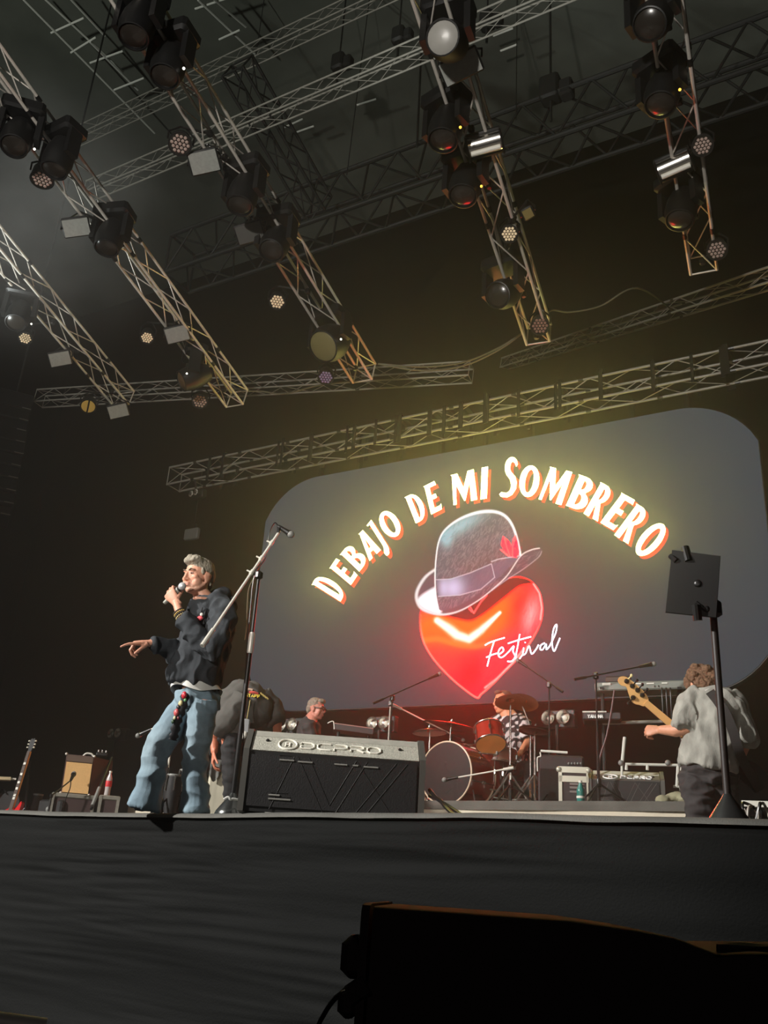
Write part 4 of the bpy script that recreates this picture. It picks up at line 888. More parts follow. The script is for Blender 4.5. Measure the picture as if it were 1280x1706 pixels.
def cymbal(label, x, y, Y, r, n, px, py, name='crash_cymbal', m=BRASS, pair=False, legs=True, boom=None):
    s = Stand(atY(x, y, Y)); c = s.at(x, y); n = (s.r * n[0] + s.n * n[1] + V((0, 0, n[2]))).normalized(); M = Matrix.Translation(c) @ aimrot(n); b = s.at(px, py); base = V((b.x, b.y, RZ))
    t = thing(name, label, 'cymbal', base)
    for q in range(2 if pair else 1):
        e = -1 if q else 1; mb = MB(); mb.lathe([(r, e * -.012 - .006), (r * .8, -.004 - .006 * (e < 0)), (r * .26, e * .012 - .006), (r * .22, e * .018), (r * .1, e * .036), (.008, e * .038), (.008, e * .034), (r * .1, e * .032), (r * .2, e * .014), (r * .28, e * .008 - .008), (r * .8, -.008), (r, e * -.012 - .009)], 40, M, cap=False); mb.build('cymbal_plate', m, t)
    mb = MB(); mb.tube([M @ V((0, 0, -.06)), M @ V((0, 0, .07))], .008, 8); mb.lathe([(.001, .06), (.018, .055), (.018, .04), (.001, .038)], 10, M); mb.build('wing_nut', CHR, t)
    top = M @ V((0, 0, -.06)); mid = V((b.x, b.y, RZ + (top.z - RZ) * .8)) if (V((b.x, b.y, 0)) - V((top.x, top.y, 0))).length > .05 else V((top.x, top.y, top.z - .05))
    if mid.x == top.x: base = V((top.x, top.y, RZ))
    mb = MB(); mb.tube([base + V((0, 0, .06)), mid], .012, 8); mb.build('pole', CHR, t)
    mb = MB(); mb.tube([mid, top], .009, 8); mb.build('tilter', CHR, t)
    for q in range(3):
        a = .9 + q * 2.094; mb = MB(); mb.tube([base + V((0, 0, .36)), base + V((.29 * math.cos(a), .29 * math.sin(a), .015))], .011, 6); mb.tube([base + V((0, 0, .1)), base + V((.2 * math.cos(a), .2 * math.sin(a), .125))], .007, 6); mb.ell(base + V((.29 * math.cos(a), .29 * math.sin(a), .015)), .018, None, 8, 6); mb.build('leg', CHR, t)
    return t
cymbal('large bronze crash cymbal left of the kit under the heart tip', 752, 1208, 9.35, .33, (.12, -.03, 1), 752, 1240, m=mat('cymbal_deep', (92, 56, 44), .4, .8))
cymbal('bronze cymbal right in front of the drummer, tilted to the audience', 850, 1167, 8.95, .16, (-.1, .34, 1), 850, 1240)
cymbal('second bronze cymbal, just right of the drummer head', 872, 1168, 9.2, .165, (.15, .4, 1), 884, 1230)
cymbal('dark hi-hat pair on chromed stand right of the drummer', 892, 1217, 9.1, .17, (.1, .1, 1), 892, 1260, 'hi_hat', mat('cymbal_dark', (92, 70, 60), .35, .8), True)
cymbal('thin cymbal with chrome cross arms left of the bass drum', 716, 1218, 9.0, .19, (-.06, .05, 1), 716, 1250, 'splash_cymbal', CHROME)
boom_stand('low boom stand carrying the bass drum microphone', 851, 1281, 8.5, (856, 1279), (764, 1295), m=PW, micl='silver bass drum microphone pointing at the dark head', legs=True)
# ---------------------------------------------------------------- keyboards
def slab(t, st, x0, x1, y0, y1, slope, d, m, name, off=0, r=.012):
    """horizontal box whose audience face spans x0..x1, y0..y1 (left end) on the stand plane"""
    a, b = st.at(x0, y1, off), st.at(x1, y1 + slope, off); h = st.at(x0, y0, off).z - a.z; c = (a + b) / 2 + V((0, 0, h / 2)) + st.n * d / 2
    rr = (b - a).normalized(); M = Matrix((rr, V((0, 0, 1)).cross(rr), V((0, 0, 1)))).transposed(); mb = MB(); mb.rbox(c, ((b - a).length, d, h), r, M); mb.build(name, m, t, smooth=0); return a, rr, h, (b - a).length
st = Stand(atY(1070, 1150, 8.9)); SYN = mat('synth_grey', (116, 120, 112), .45, nz=.06)
ky = thing('synthesizer', 'grey synthesizer on tall stand, its back to the audience', 'keyboard', st.at(1070, 1150))
a, rr, h, L = slab(ky, st, 991, 1148, 1137, 1151, -4, .32, SYN, 'case')
for fx, fz, w_, hh, m in ((.05, .1, .035, .28, WHITEP), (.085, .6, .09, .3, WHITEP), (.4, .62, .1, .14, WHITEP), (.56, .62, .08, .14, WHITEP), (.72, .62, .06, .14, WHITEP), (.64, .25, .012, .2, BLKM), (.68, .25, .012, .2, BLKM)):
    mb = MB(); c = a + rr * L * (fx + w_ / 2) + V((0, 0, h * (fz + hh / 2))); M = Matrix((rr, V((0, 0, 1)).cross(rr), V((0, 0, 1)))).transposed(); mb.box(c - st.n * .003, (L * w_, .008, h * hh), M); mb.build('label_plate', m, ky, smooth=0)
mb = MB(); M = Matrix((rr, V((0, 0, 1)).cross(rr), V((0, 0, 1)))).transposed(); mb.box(a + rr * L * .5 + V((0, 0, h + .006)) + st.n * .22, (L * .96, .15, .014), M); mb.build('key_bed', WHITEP, ky, smooth=0)
mr = thing('music_rest', 'dark book-sized rest standing on the grey synthesizer', 'rest', st.at(1031, 1137, .1)); slab(mr, st, 1009, 1052, 1127, 1137.5, -1.5, .03, mat('rest_brown', (62, 52, 46), .6), 'board', .1)
mb = MB(); mb.bar(st.at(1014, 1138, .05), st.at(1048, 1137, .05), .04, .015); mb.build('foot', BLKM, mr)
for i, x in enumerate((1103, 1110, 1117)):
    mb = MB(); p = st.at(x, 1146, -.02); mb.tube([p, p - V((0, 0, .06)) - st.n * .03, p - V((0, 0, .3)) + st.n * .02], .008, 6); tag(mb.build('patch_cable', BLKM), ('leftmost', 'middle', 'rightmost')[i] + ' of three short black cables behind the grey synthesizer', 'cable', 'cables behind the synthesizer')
s3 = Stand(atY(1010, 1190, 8.7))
k2 = thing('keyboard', 'dark lower keyboard with white maker name, left under the synthesizer', 'keyboard', s3.at(1010, 1192))
a, rr, h, L = slab(k2, s3, 971, 1036, 1186, 1199, 0, .3, mat('keyboard_dark', (46, 40, 40), .5), 'case')
mb = MB(); mb.tube([a + V((0, 0, h)), a + V((0, 0, h)) + rr * L * .62], .008, 6); mb.build('top_trim', WHITEP, k2)
write('YAMAHA', a + rr * L * .14 + V((0, 0, h * .2)) - s3.n * .004, rr * L * .05, V((0, 0, h * .42)), .35, .006, mat('logo_white', (235, 235, 230), .5), k2)
mb = MB(); mb.box(a + rr * L * .5 + V((0, 0, h + .008)) + s3.n * .18, (L * .94, .13, .014), Matrix((rr, V((0, 0, 1)).cross(rr), V((0, 0, 1)))).transposed()); mb.build('key_bed', WHITEP, k2, smooth=0)
ks = thing('keyboard_stand', 'steel keyboard stand with white-taped tubes behind the small wedge', 'stand', V((st.p.x, st.p.y, RZ)))
def pipe(t, a, b, r, m, name='tube'): mb = MB(); mb.tube([a, b], r, 8); mb.build(name, m, t)
for x in (1004, 1132): 
    q = st.at(x, 1152, .15); pipe(ks, V((q.x, q.y, RZ)), V((q.x, q.y, q.z)), .018, DARKSTEEL, 'upright')
    mb = MB(); mb.bar(V((q.x, q.y, q.z)) - st.n * .16, V((q.x, q.y, q.z)) + st.n * .2, .04, .025); mb.build('arm', DARKSTEEL, ks, smooth=0)
    q2 = st.at(x, 1200, .05); mb = MB(); mb.bar(V((q.x, q.y, q2.z)) - st.n * .22, V((q.x, q.y, q2.z)) + st.n * .15, .04, .025); mb.build('arm', DARKSTEEL, ks, smooth=0)
pipe(ks, st.at(1004, 1205, .1), st.at(1132, 1201, .1), .016, ALUD, 'cross_tube')
WT = mat('white_tube', (205, 204, 192), .4)
fr = thing('tube_frame', 'white tube frame standing behind the small wedge monitor', 'frame', V((st.at(1090, 1340, -.2).x, st.at(1090, 1340, -.2).y, RZ)))
for a, b, r in (((1041, 1228), (1036.5, 1276), .016), ((1139, 1228), (1134, 1336), .017), ((1042, 1273), (1135, 1275), .013), ((1044, 1273), (1044, 1283), .015), ((1079, 1275), (1079, 1283), .015), ((1130, 1275), (1128, 1312), .014), ((1122, 1310), (1134, 1311), .012), ((1036.5, 1276), (1036.5, 1336), .012)):
    pipe(fr, st.at(*a, -.12), st.at(*b, -.12), r, WT)
for x, y in ((1035, 1271), (1113, 1271), (1134, 1273)): mb = MB(); mb.ell(st.at(x, y, -.13), .027, None, 12, 8); mb.build('joint_ball', GREYP, fr)
p = st.at(1139, 1336, -.12); mb = MB(); mb.bar(V((p.x, p.y, RZ + .012)), V((p.x, p.y, RZ + .012)) + st.n * .4, .04, .02); mb.build('foot', WT, fr, smooth=0)
p = st.at(1036.5, 1336, -.12); mb = MB(); mb.bar(V((p.x, p.y, RZ + .012)), V((p.x, p.y, RZ + .012)) + st.n * .4, .04, .02); mb.build('foot', WT, fr, smooth=0)
mb = MB(); mb.tube(arc([st.at(1024, 1150, -.1), st.at(1018, 1190, -.12), st.at(1010, 1230, -.12), st.at(1000, 1262, -.12), st.at(998, 1300, -.1), V((st.at(998, 1335).x, st.at(998, 1335).y, RZ + .02))], 8), .009, 6); tag(mb.build('keyboard_cable', mat('cable_dull_red', (92, 60, 58), .5)), 'long dull red cable hanging from the synthesizer to the riser', 'cable')
# ---------------------------------------------------------------- racks, amps, bottles on the riser
s4 = Stand(atY(955, 1340, 8.45)); rk = thing('rack_case', 'flight rack case with bright metal edges beside the small wedge', 'flight case', V((s4.p.x, s4.p.y, RZ)))
a, b = s4.at(932, 1341), s4.at(982, 1342); zt = s4.at(932, 1278).z; W = (b - a).dot(s4.r); M4 = Matrix((s4.r, s4.n, V((0, 0, 1)))).transposed(); c = V(((a.x + b.x) / 2, (a.y + b.y) / 2, (zt + RZ) / 2)) + s4.n * .25; hh = zt - RZ
mb = MB(); mb.rbox(c, (W - .02, .5, hh - .02), .01, M4); mb.build('case_body', mat('case_brown_black', (46, 36, 36), .6), rk, smooth=0)
EDG = mat('case_edge', (202, 198, 180), .35, .4)
for z in (zt - .02, s4.at(932, 1297).z):
    mb = MB(); mb.box(V((c.x, c.y, z)) - s4.n * .25, (W, .02, .055), M4); mb.build('edge_strip', EDG, rk, smooth=0)
for q in (-1, 1): mb = MB(); mb.box(c - s4.n * .25 + s4.r * q * (W / 2 - .012), (.032 if q < 0 else .015, .02, hh), M4); mb.build('edge_strip', EDG, rk, smooth=0)
for i, y in enumerate((1306, 1312, 1319)): 
    mb = MB(); mb.box(V((c.x, c.y, s4.at(955, y).z)) - s4.n * .25 + s4.r * .03, (W * .5, .012, .018), M4); mb.build('rack_unit', mat('rack_unit', (120, 112, 108), .35, .5), rk, smooth=0)
for q in (-1, 1): mb = MB(); mb.ell(V((c.x, c.y, zt - .02)) - s4.n * .25 + s4.r * q * W / 2, .026, None, 10, 8); mb.build('ball_corner', EDG, rk)
bt = thing('water_bottle', 'small teal water bottle in front of the rack case', 'bottle', V((s4.at(968, 1341, -.1).x, s4.at(968, 1341, -.1).y, RZ)))
TEAL = mat('teal_plastic', (40, 120, 110), .25, coat=.4)
mb = MB(); mb.lathe([(.032, 0), (.036, .01), (.034, .05), (.037, .06), (.034, .08), (.037, .09), (.034, .11), (.037, .12), (.034, .14), (.015, .19), (.015, .2)], 18); mb.build('body', TEAL, bt, local=True)
mb = MB(); mb.lathe([(.017, .2), (.017, .22), (.001, .221)], 14); mb.build('cap', WHITEP, bt, local=True)
mb = MB(); mb.lathe([(.0375, .065), (.0375, .085)], 18, cap=False); mb.build('label_band', WHITEP, bt, local=True)
s5 = Stand(atY(925, 1330, 8.95)); am = thing('bass_amp', 'dark amplifier stack with silver top rail right of the drums', 'amplifier', V((s5.p.x, s5.p.y, RZ))); M5 = Matrix((s5.r, s5.n, V((0, 0, 1)))).transposed()
a, b = s5.at(897, 1330), s5.at(975, 1330); W = (b - a).dot(s5.r); zt = s5.at(900, 1256).z; c = V(((a.x + b.x) / 2, (a.y + b.y) / 2, (zt + RZ) / 2)) + s5.n * .2
mb = MB(); mb.rbox(c, (W, .4, zt - RZ - .004), .02, M5); mb.build('cabinet', mat('amp_black', (40, 34, 35), .7, bump=.2, bscale=150), am, smooth=0)
mb = MB(); mb.box(c - s5.n * .2 - V((0, 0, .06)), (W * .92, .012, (zt - RZ) * .7), M5); mb.build('grille_cloth', BLKC, am, smooth=0)
mb = MB(); mb.tube([s5.at(901, 1251), s5.at(946, 1254)], .013, 8); mb.build('top_rail', WHITEP, am)
mb = MB(); mb.tube(arc([s5.at(900, 1253), s5.at(901, 1260), s5.at(896, 1262), s5.at(895.5, 1272), s5.at(896, 1285)], 5), .007, 6); mb.build('side_rail', WHITEP, am)
for q in range(5): mb = MB(); mb.ell(s5.at(948 + q * 5, 1272, -.01), .012, None, 8, 6); mb.build('knob', GREYP, am)
# lamps standing low behind the band
def floor_blinder(x, y, Y, label): 
    p = atY(x, y, Y); t = blinder(p, label, (-.1, -1, .05), .085, 'paired floor lamps behind the band'); zf = RZ if x > 170 and Y < 10.7 else SZ
    mb = MB(); mb.tube([(0, 0, -.08), (0, .05, zf - p.z)], .02, 8); mb.rbox((0, .05, zf - p.z + .02), (.4, .3, .04), .01); mb.build('lamp_foot', DARKSTEEL, t, local=True)
floor_blinder(632, 1205, 10.2, 'pair of floor blinders between keyboard man and drum kit')
floor_blinder(928, 1196, 10.2, 'pair of floor blinders behind the amplifier right of the drummer')
floor_blinder(193, 1222, 12, 'pair of dim blinders on the dark left side behind the amp')
floor_blinder(480, 1208, 10.0, 'pair of floor blinders right of the stooping crew man')
# small cloth bundle beside the wedge, white bar and cable tangle at far right
mb = MB(); c = atY(1128, 1340, 8.15); 
for i in range(7): mb.ell(V((c.x + (i - 3) * .035, c.y + random.uniform(-.04, .04), RZ + .03 + .012 * (3 - abs(i - 3)))), (.06, .07, .04), None, 12, 8)
me = fuse(mb, .012); wrinkle(me, .006, (20, 20, 20), 3); o = put(me, 'cloth_bundle', mat('olive_cloth', (150, 146, 118), .9), None, V((0, 0, 0))); tag(o, 'pale olive cloth bundle lying beside the small wedge monitor', 'cloth')
st = Stand(atY(1262, 1342, 6.2)); a, b = st.at(1236, 1339), st.at(1300, 1341)
t = thing('white_bar', 'white bar lying low at the far right edge of stage', 'bar', a); mb = MB(); mb.bar(a, b, .05, .035); mb.build('bar', mat('bar_white', (220, 218, 205), .5), t, smooth=0)
for q in (.1, .9): p = a.lerp(b, q); mb = MB(); mb.tube([V((p.x, p.y, SZ)), p], .015, 8); mb.build('leg', BLKM, t)
st = Stand(atY(1250, 1345, 5.2))
for i in range(6):
    x = 1228 + i * 9; mb = MB(); mb.tube(arc([V((st.at(x - 12, 1352).x, st.at(x - 12, 1352).y, SZ + .02)), st.at(x + random.uniform(-10, 4), 1350 - random.uniform(0, 9)), st.at(x + random.uniform(-6, 12), 1344 - random.uniform(-5, 8), .05), st.at(x + random.uniform(2, 22), 1351, .03), V((st.at(x + 18, 1356).x, st.at(x + 18, 1356).y, SZ + .02))], 6), .008, 6)
    tag(mb.build('coiled_cable', mat('cable_pale', (150, 142, 130), .5) if i % 2 else BLKM), ('pale' if i % 2 else 'black') + ' looped cable, ' + ('first', 'first', 'second', 'second', 'third', 'third')[i] + ' of its colour counting right from the tablet stand base', 'cable', ('pale' if i % 2 else 'black') + ' cables by the tablet stand')
for q, (x, y) in enumerate(((760, 1350), (735, 1350))):
    mb = MB(); mb.tube(arc([st.at(718, 1300 + q * 12, 0) if False else atY(716, 1316 + q * 10, 5.1), atY(730 + q * 2, 1332, 5.0), atY(752 - q * 8, 1346, 4.9), atY(775 - q * 14, 1362, 4.7)], 6), .012, 6); tag(mb.build('speaker_cable', BLKM), ('upper' if q == 0 else 'lower') + ' black speaker cable leaving the big wedge on the right', 'cable')
# ---------------------------------------------------------------- guitar corner at stage right
s = Stand(atY(135, 1340, 8.2)); M = Matrix((s.r, s.n, V((0, 0, 1)))).transposed(); TWD = mat('burgundy_tolex', (62, 36, 34), .55, bump=.2, bscale=140)
fc = thing('flight_case', 'wide flight case with worn metal edges under the tan amplifier', 'flight case', V((s.p.x, s.p.y, SZ)))
def case(t, s, x0, x1, ytop, d, zf, body, lid=.055):
    a, b = s.at(x0, 1340), s.at(x1, 1340); W = (b - a).dot(s.r); zt = s.at((x0 + x1) / 2, ytop).z; c = V(((a.x + b.x) / 2, (a.y + b.y) / 2, 0)) + s.n * d / 2; M = Matrix((s.r, s.n, V((0, 0, 1)))).transposed()
    mb = MB(); mb.rbox(V((c.x, c.y, (zt + zf) / 2)), (W - .03, d - .03, zt - zf - .01), .01, M); mb.build('case_body', body, t, smooth=0)
    mb = MB(); mb.rbox(V((c.x, c.y, zt - lid / 2)), (W, d, lid), .012, M); mb.build('lid_edge', mat('worn_edge', (150, 146, 134), .45, .5, nz=.2, nscale=14), t, smooth=0)
    for q in (-1, 1): mb = MB(); mb.box(V((c.x, c.y, (zt + zf) / 2)) - s.n * (d / 2 - .005) + s.r * q * (W / 2 - .02), (.035, .02, zt - zf - .02), M); mb.build('corner_edge', mat('worn_edge'  , (150, 146, 134)), t, smooth=0)
    return c, W, zt, M
c, W, zt, M = case(fc, s, 83, 158, 1322, .6, SZ, mat('case_wine', (58, 40, 38), .6))
ac = thing('guitar_amp', 'tan-fronted burgundy guitar amplifier on the wide flight case', 'amplifier', V((c.x, c.y, zt)))
a0, a1, a2, a3 = s.at(101, 1320.5, .12), s.at(149, 1320.5, .12), s.at(158, 1256, .2), s.at(111, 1256, .2)
zz = zt + .003; a0.z = a1.z = zz; up = (a3 - a0); dp = s.n * .34 + s.r * .24
a2 = a1 + up
def hexa(t, q, d, m, name): mb = MB(); mb.loft([q, [p + d for p in q]]); return mb.build(name, m, t, smooth=0)
hexa(ac, [a0, a1, a1 + up, a0 + up], dp, TWD, 'cabinet')
fn = -s.n
hexa(ac, [a0 + up * .03 + (a1 - a0) * .04, a0 + up * .03 + (a1 - a0) * .96, a0 + up * .8 + (a1 - a0) * .96, a0 + up * .8 + (a1 - a0) * .04], fn * .012, mat('tan_grille', (206, 164, 106), .8, nz=.06, nscale=60, bump=.3, bscale=300), 'grille_cloth')
hexa(ac, [a0 + up * .82 + (a1 - a0) * .03, a0 + up * .82 + (a1 - a0) * .97, a0 + up * .985 + (a1 - a0) * .97, a0 + up * .985 + (a1 - a0) * .03], fn * .01, mat('amp_brown_panel', (88, 70, 58), .6), 'control_panel')
for q in ((0, 0), (1, 0), (0, 1), (1, 1)): mb = MB(); mb.ell(a0 + up * q[1] + (a1 - a0) * q[0], .018, None, 8, 6); mb.build('corner_cap', ALU, ac)
mb = MB(); mb.tube(arc([a0 + up + (a1 - a0) * .3 + dp * .4, a0 + up + (a1 - a0) * .4 + dp * .4 + V((0, 0, .04)), a0 + up + (a1 - a0) * .6 + dp * .4 + V((0, 0, .04)), a0 + up + (a1 - a0) * .7 + dp * .4], 5), .012, 8); mb.build('carry_handle', WHITEP, ac)
pd = thing('pedal', 'small dark pedal with chrome bits on top of the tan amplifier', 'pedal', a0 + up + (a1 - a0) * .9 + dp * .5 + V((0, 0, .02)))
mb = MB(); mb.rbox((0, 0, .03), (.14, .1, .05), .012, M); mb.build('pedal_body', BLK, pd, local=True)
for q in (-1, 0, 1): mb = MB(); mb.lathe([(.014, .055), (.014, .085), (.001, .087)], 10, Matrix.Translation(s.r * q * .045)); mb.build('knob', CHROME, pd, local=True)
c2 = thing('flight_case', 'narrow flight case right of the amplifier carrying a bottle', 'flight case', V((s.at(185, 1340).x, s.at(185, 1340).y, SZ))); s6 = Stand(atY(183, 1340, 8.25)); cc, W, zt2, M6 = case(c2, s6, 163, 199, 1325, .45, SZ, mat('case_wine', (58, 40, 38)))
bo = thing('cola_bottle', 'plastic cola bottle with red label on the narrow flight case', 'bottle', s6.at(178, 1325, .08)); bo.location.z = zt2
k = .27 / .3
mb = MB(); mb.lathe([(.03, 0), (.036, .01), (.033, .06), (.037, .1)], 20); mb.lathe([(.037, .17), (.034, .2), (.015, .25), (.0145, .265)], 20); mb.build('bottle_body', mat('clear_bottle', (178, 170, 166), .15, coat=.6), bo, local=True)
mb = MB(); mb.lathe([(.037, .1), (.038, .105), (.038, .165), (.037, .17)], 20); mb.build('red_label', mat('label_red', (200, 40, 48), .5), bo, local=True)
mb = MB(); mb.lathe([(.017, .262), (.017, .285), (.001, .287)], 14); mb.build('cap', WHITEP, bo, local=True)
# short stand with microphone before the amp
b = s.at(82, 1345, -.35); base = V((b.x, b.y, SZ)); t = thing('short_boom_stand', 'short black boom stand holding a microphone at the tan amplifier', 'microphone stand', base)
tripod(t, base, .22, .12, BLKM)
pipe(t, base, base + V((0, 0, .42)), .012, BLKM, 'pole'); A = base + V((0, 0, .4)); B = s.at(118, 1300, -.12); pipe(t, A, B, .009, BLKM, 'boom'); mb = MB(); mb.rbox(A, (.04, .04, .05), .01); mb.build('boom_clamp', BLKM, t)
microphone(B, s.at(124, 1287, .02), 'stubby grey microphone close to the tan grille', GREYP, BLKM, .03)
mb = MB(); mb.tube(arc([B, s.at(117, 1312, -.1), s.at(110, 1330, -.1), s.at(105, 1345, -.1)], 5), .006, 6); tag(mb.build('microphone_cable', BLKM), 'black cable hanging from the amplifier microphone', 'cable')
pipe_t = thing('leaning_stand', 'folded black stand leaning between the two flight cases', 'stand', s.at(160, 1345, -.15)); pipe(pipe_t, s.at(152, 1348, -.2), s.at(186, 1262, .55), .017, BLKM, 'tube'); pipe(pipe_t, s.at(154, 1342, -.22), s.at(166, 1312, -.1), .022, GREYP, 'sleeve')
# cherry sunburst guitar on a stand
g = Stand(atY(30, 1340, 7.8)); gt = thing('electric_guitar', 'cherry sunburst electric guitar upright on a stand at far left', 'guitar', V((g.at(22, 1345).x, g.at(22, 1345).y, SZ)))
n0, n1 = g.at(21.5, 1339, -.03), g.at(49, 1252, .03); nd = (n1 - n0).normalized(); nr = nd.cross(g.n).normalized(); nr = nr if nr.dot(g.r) > 0 else -nr; nf = nr.cross(nd).normalized(); nf = nf if nf.dot(g.n) < 0 else -nf; yw = .5
fr_ = (nf * .7 - nr * .72).normalized(); sr = nd.cross(fr_).normalized(); sr = sr if sr.dot(nr) > 0 else -sr
def gM(o): return Matrix.Translation(o) @ Matrix((sr, nd, fr_)).transposed().to_4x4()
CHERRY = mat('cherry_burst', (190, 30, 34), .2, coat=.7, nz=.15, nscale=5)
body = arc2([(-.165, -.36), (-.08, -.43), (.08, -.43), (.165, -.36), (.165, -.24), (.12, -.14), (.13, -.07), (.135, .0), (.115, .03), (.08, -.03), (.045, -.075), (.03, -.04), (-.03, -.04), (-.06, -.06), (-.1, -.08), (-.125, -.12), (-.12, -.17), (-.165, -.24)], 4, True)
mb = MB(); mb.prism([tuple(p) for p in body], gM(n0 - fr_ * .05), .05); mb.build('body', CHERRY, gt, smooth=40)
mb = MB(); L = (n1 - n0).length; mb.prism([(-.03, -.1), (.03, -.1), (.023, L), (-.023, L)], gM(n0 - fr_ * .015), .025); mb.build('neck', mat('maple_neck', (216, 178, 120), .4), gt, smooth=0)
mb = MB(); mb.prism([(-.028, -.1), (.028, -.1), (.0215, L), (-.0215, L)], gM(n0 + fr_ * .01), .005); mb.build('fretboard', mat('rosewood', (62, 44, 32), .5), gt, smooth=0)
for q in range(14):
    yy = L * (1 - .87 ** q) / (1 - .87 ** 16); mb = MB()
    if q in (2, 4, 6, 8, 11, 13): mb.prism([(-.018, L - yy + .008), (.018, L - yy + .008), (.018, L - yy + .034), (-.018, L - yy + .034)], gM(n0 + fr_ * .0152), .001); mb.build('fret_inlay', WHITEP, gt, smooth=0); mb = MB()
    mb.prism([(-.024, L - yy), (.024, L - yy), (.024, L - yy + .003), (-.024, L - yy + .003)], gM(n0 + fr_ * .015), .0018); mb.build('fret', CHROME, gt, smooth=0)
mb = MB(); mb.prism([(-.022, L), (.022, L), (.04, L + .05), (.042, L + .14), (.018, L + .165), (0, L + .15), (-.018, L + .165), (-.042, L + .14), (-.04, L + .05)], gM(n0 - fr_ * .012), .015); hd = mb.build('headstock', BLK, gt, smooth=0)
for q in range(3):
    for e in (-1, 1): mb = MB(); mb.ell(n0 + nd * (L + .05 + q * .04) + sr * e * .055, .011, None, 8, 6); mb.tube([n0 + nd * (L + .05 + q * .04) + sr * e * .03, n0 + nd * (L + .05 + q * .04) + sr * e * .055], .004, 6); mb.build('tuning_peg', mat('peg_cream', (220, 214, 190), .3), hd)
mb = MB(); mb.prism([(-.04, -.2), (.04, -.2), (.04, -.17), (-.04, -.17)], gM(n0), .012); mb.prism([(-.04, -.3), (.04, -.3), (.04, -.27), (-.04, -.27)], gM(n0), .012); mb.build('pickup', mat('pickup_cream', (222, 190, 140), .5), gt, smooth=0)
gs = thing('guitar_stand', 'black folding stand behind the sunburst guitar', 'stand', V((n0.x, n0.y + .1, SZ)))
q = n0 + V((0, .14, 0)); pipe(gs, V((q.x, q.y + .1, SZ)), n0 + nd * .52 - fr_ * .05, .012, BLKM, 'upright')
for e in (-1, 1): pipe(gs, V((q.x + e * .2, q.y - .1, SZ + .01)), V((q.x, q.y + .08, SZ + .3)), .012, BLKM, 'leg')
gb = thing('gig_bag', 'dark soft case standing behind the sunburst guitar', 'case', V((g.at(14, 1345, .2).x, g.at(14, 1345, .2).y, SZ)))
mb = MB(); a = g.at(16, 1345, .22); mb.prism([tuple(p) for p in arc2([(-.12, 0), (.12, 0), (.12, .3), (.06, .43), (-.06, .43), (-.13, .28)], 3, True)], Matrix.Translation((a.x, a.y, SZ + .01)) @ Matrix.Rotation(.75, 4, 'Z') @ Matrix.Rotation(math.pi / 2, 4, 'X'), .12); mb.build('bag_shell', mat('bag_grey', (52, 52, 52), .8), gb)
mb = MB(); mb.tube(arc([V((a.x - .05, a.y - .14, SZ + .43)), V((a.x, a.y - .15, SZ + .47)), V((a.x + .05, a.y - .14, SZ + .43))], 5), .01, 6); mb.build('handle', BLKM, gb)
wb = thing('wooden_bench', 'pale wooden bench end jutting in at the far left edge', 'bench', V((g.at(0, 1345, .1).x, g.at(0, 1345, .1).y, SZ)))
A, B = g.at(-40, 1296, .1), g.at(18, 1298, .1); mb = MB(); mb.bar(A, B, .2, .035); mb.build('seat_board', mat('pale_wood', (196, 178, 140), .6, nz=.1), wb, smooth=0); mb = MB(); mb.bar(B, B + (B - A).normalized() * .06, .1, .02); mb.build('peg', WHITEP, wb, smooth=0)
for q in (.15, .6): p = A.lerp(B, q); pipe(wb, V((p.x, p.y, SZ)), p, .02, BLKM, 'leg')
for i, (x, y, h) in enumerate(((60, 1332, 16), (98, 1338, 8))):
    p = g.at(x, 1345, 1.0 if i == 0 else 0); t = thing('conga' if i == 0 else 'small_knob_box', ('dim brown drum in the dark between guitar and amplifier', 'low dark box with round knob left of the flight case')[i], ('drum', 'box')[i], V((p.x, p.y, SZ)))
    zt = g.at(x, y - h / 2, 1.0 if i == 0 else 0).z - SZ
    if i == 0:
        mb = MB(); mb.lathe([(.05, 0), (.06, zt * .3), (.07, zt * .6), (.06, zt)], 20); mb.build('shell', mat('dim_brown', (40, 30, 25), .8), t, local=True); mb = MB(); mb.lathe([(.064, zt - .01), (.064, zt + .012), (.001, zt + .014)], 20); mb.build('drum_head', GREYP, t, local=True)
    else:
        mb = MB(); mb.rbox((0, 0, zt / 2), (.4, .3, zt), .02); mb.build('body', BLK, t, local=True); mb = MB(); mb.ell((.02, -.16, zt * .7), .04, None, 10, 8); mb.build('knob', GREYP, t, local=True)
# percussion stand and pale draped case behind the singer
s = Stand(atY(365, 1340, 7.2)); pc = thing('draped_case', 'pale upright case with grey cloth over its top, behind the singer', 'case', V((s.p.x, s.p.y, SZ))); M = Matrix((s.r, s.n, V((0, 0, 1)))).transposed()
a, b = s.at(342, 1340), s.at(392, 1340); W = (b - a).dot(s.r); zt = s.at(365, 1268).z; c = V(((a.x + b.x) / 2, (a.y + b.y) / 2, (zt + SZ) / 2)) + s.n * .2
mb = MB(); mb.rbox(c, (W, .4, zt - SZ), .02, M); mb.build('case_body', mat('pale_cloth_case', (200, 194, 172), .85, nz=.06, nscale=4), pc)
rows = []
for k in range(13):
    f = k / 12; r = []
    for i in range(41):
        t_ = i / 40; dz = -.14 * f * (1 + .5 * math.sin(t_ * 9) * f); r.append(a + s.r * W * t_ + V((0, 0, zt + .012 - a.z + dz)) - s.n * (.015 + .02 * f * (1 + math.sin(t_ * 26))))
    rows.append(r)
mb = MB(); mb.loft([[p + s.n * .4 for p in rows[0]]] + rows, cap=False, close=False); mb.build('cloth', mat('drape_grey', (96, 96, 92), .9), pc, smooth=60)
s = Stand(atY(290, 1340, 6.6)); pt = thing('percussion_rack', 'dark conga pair with chrome lugs behind the singer legs', 'drum', V((s.p.x, s.p.y, SZ)))
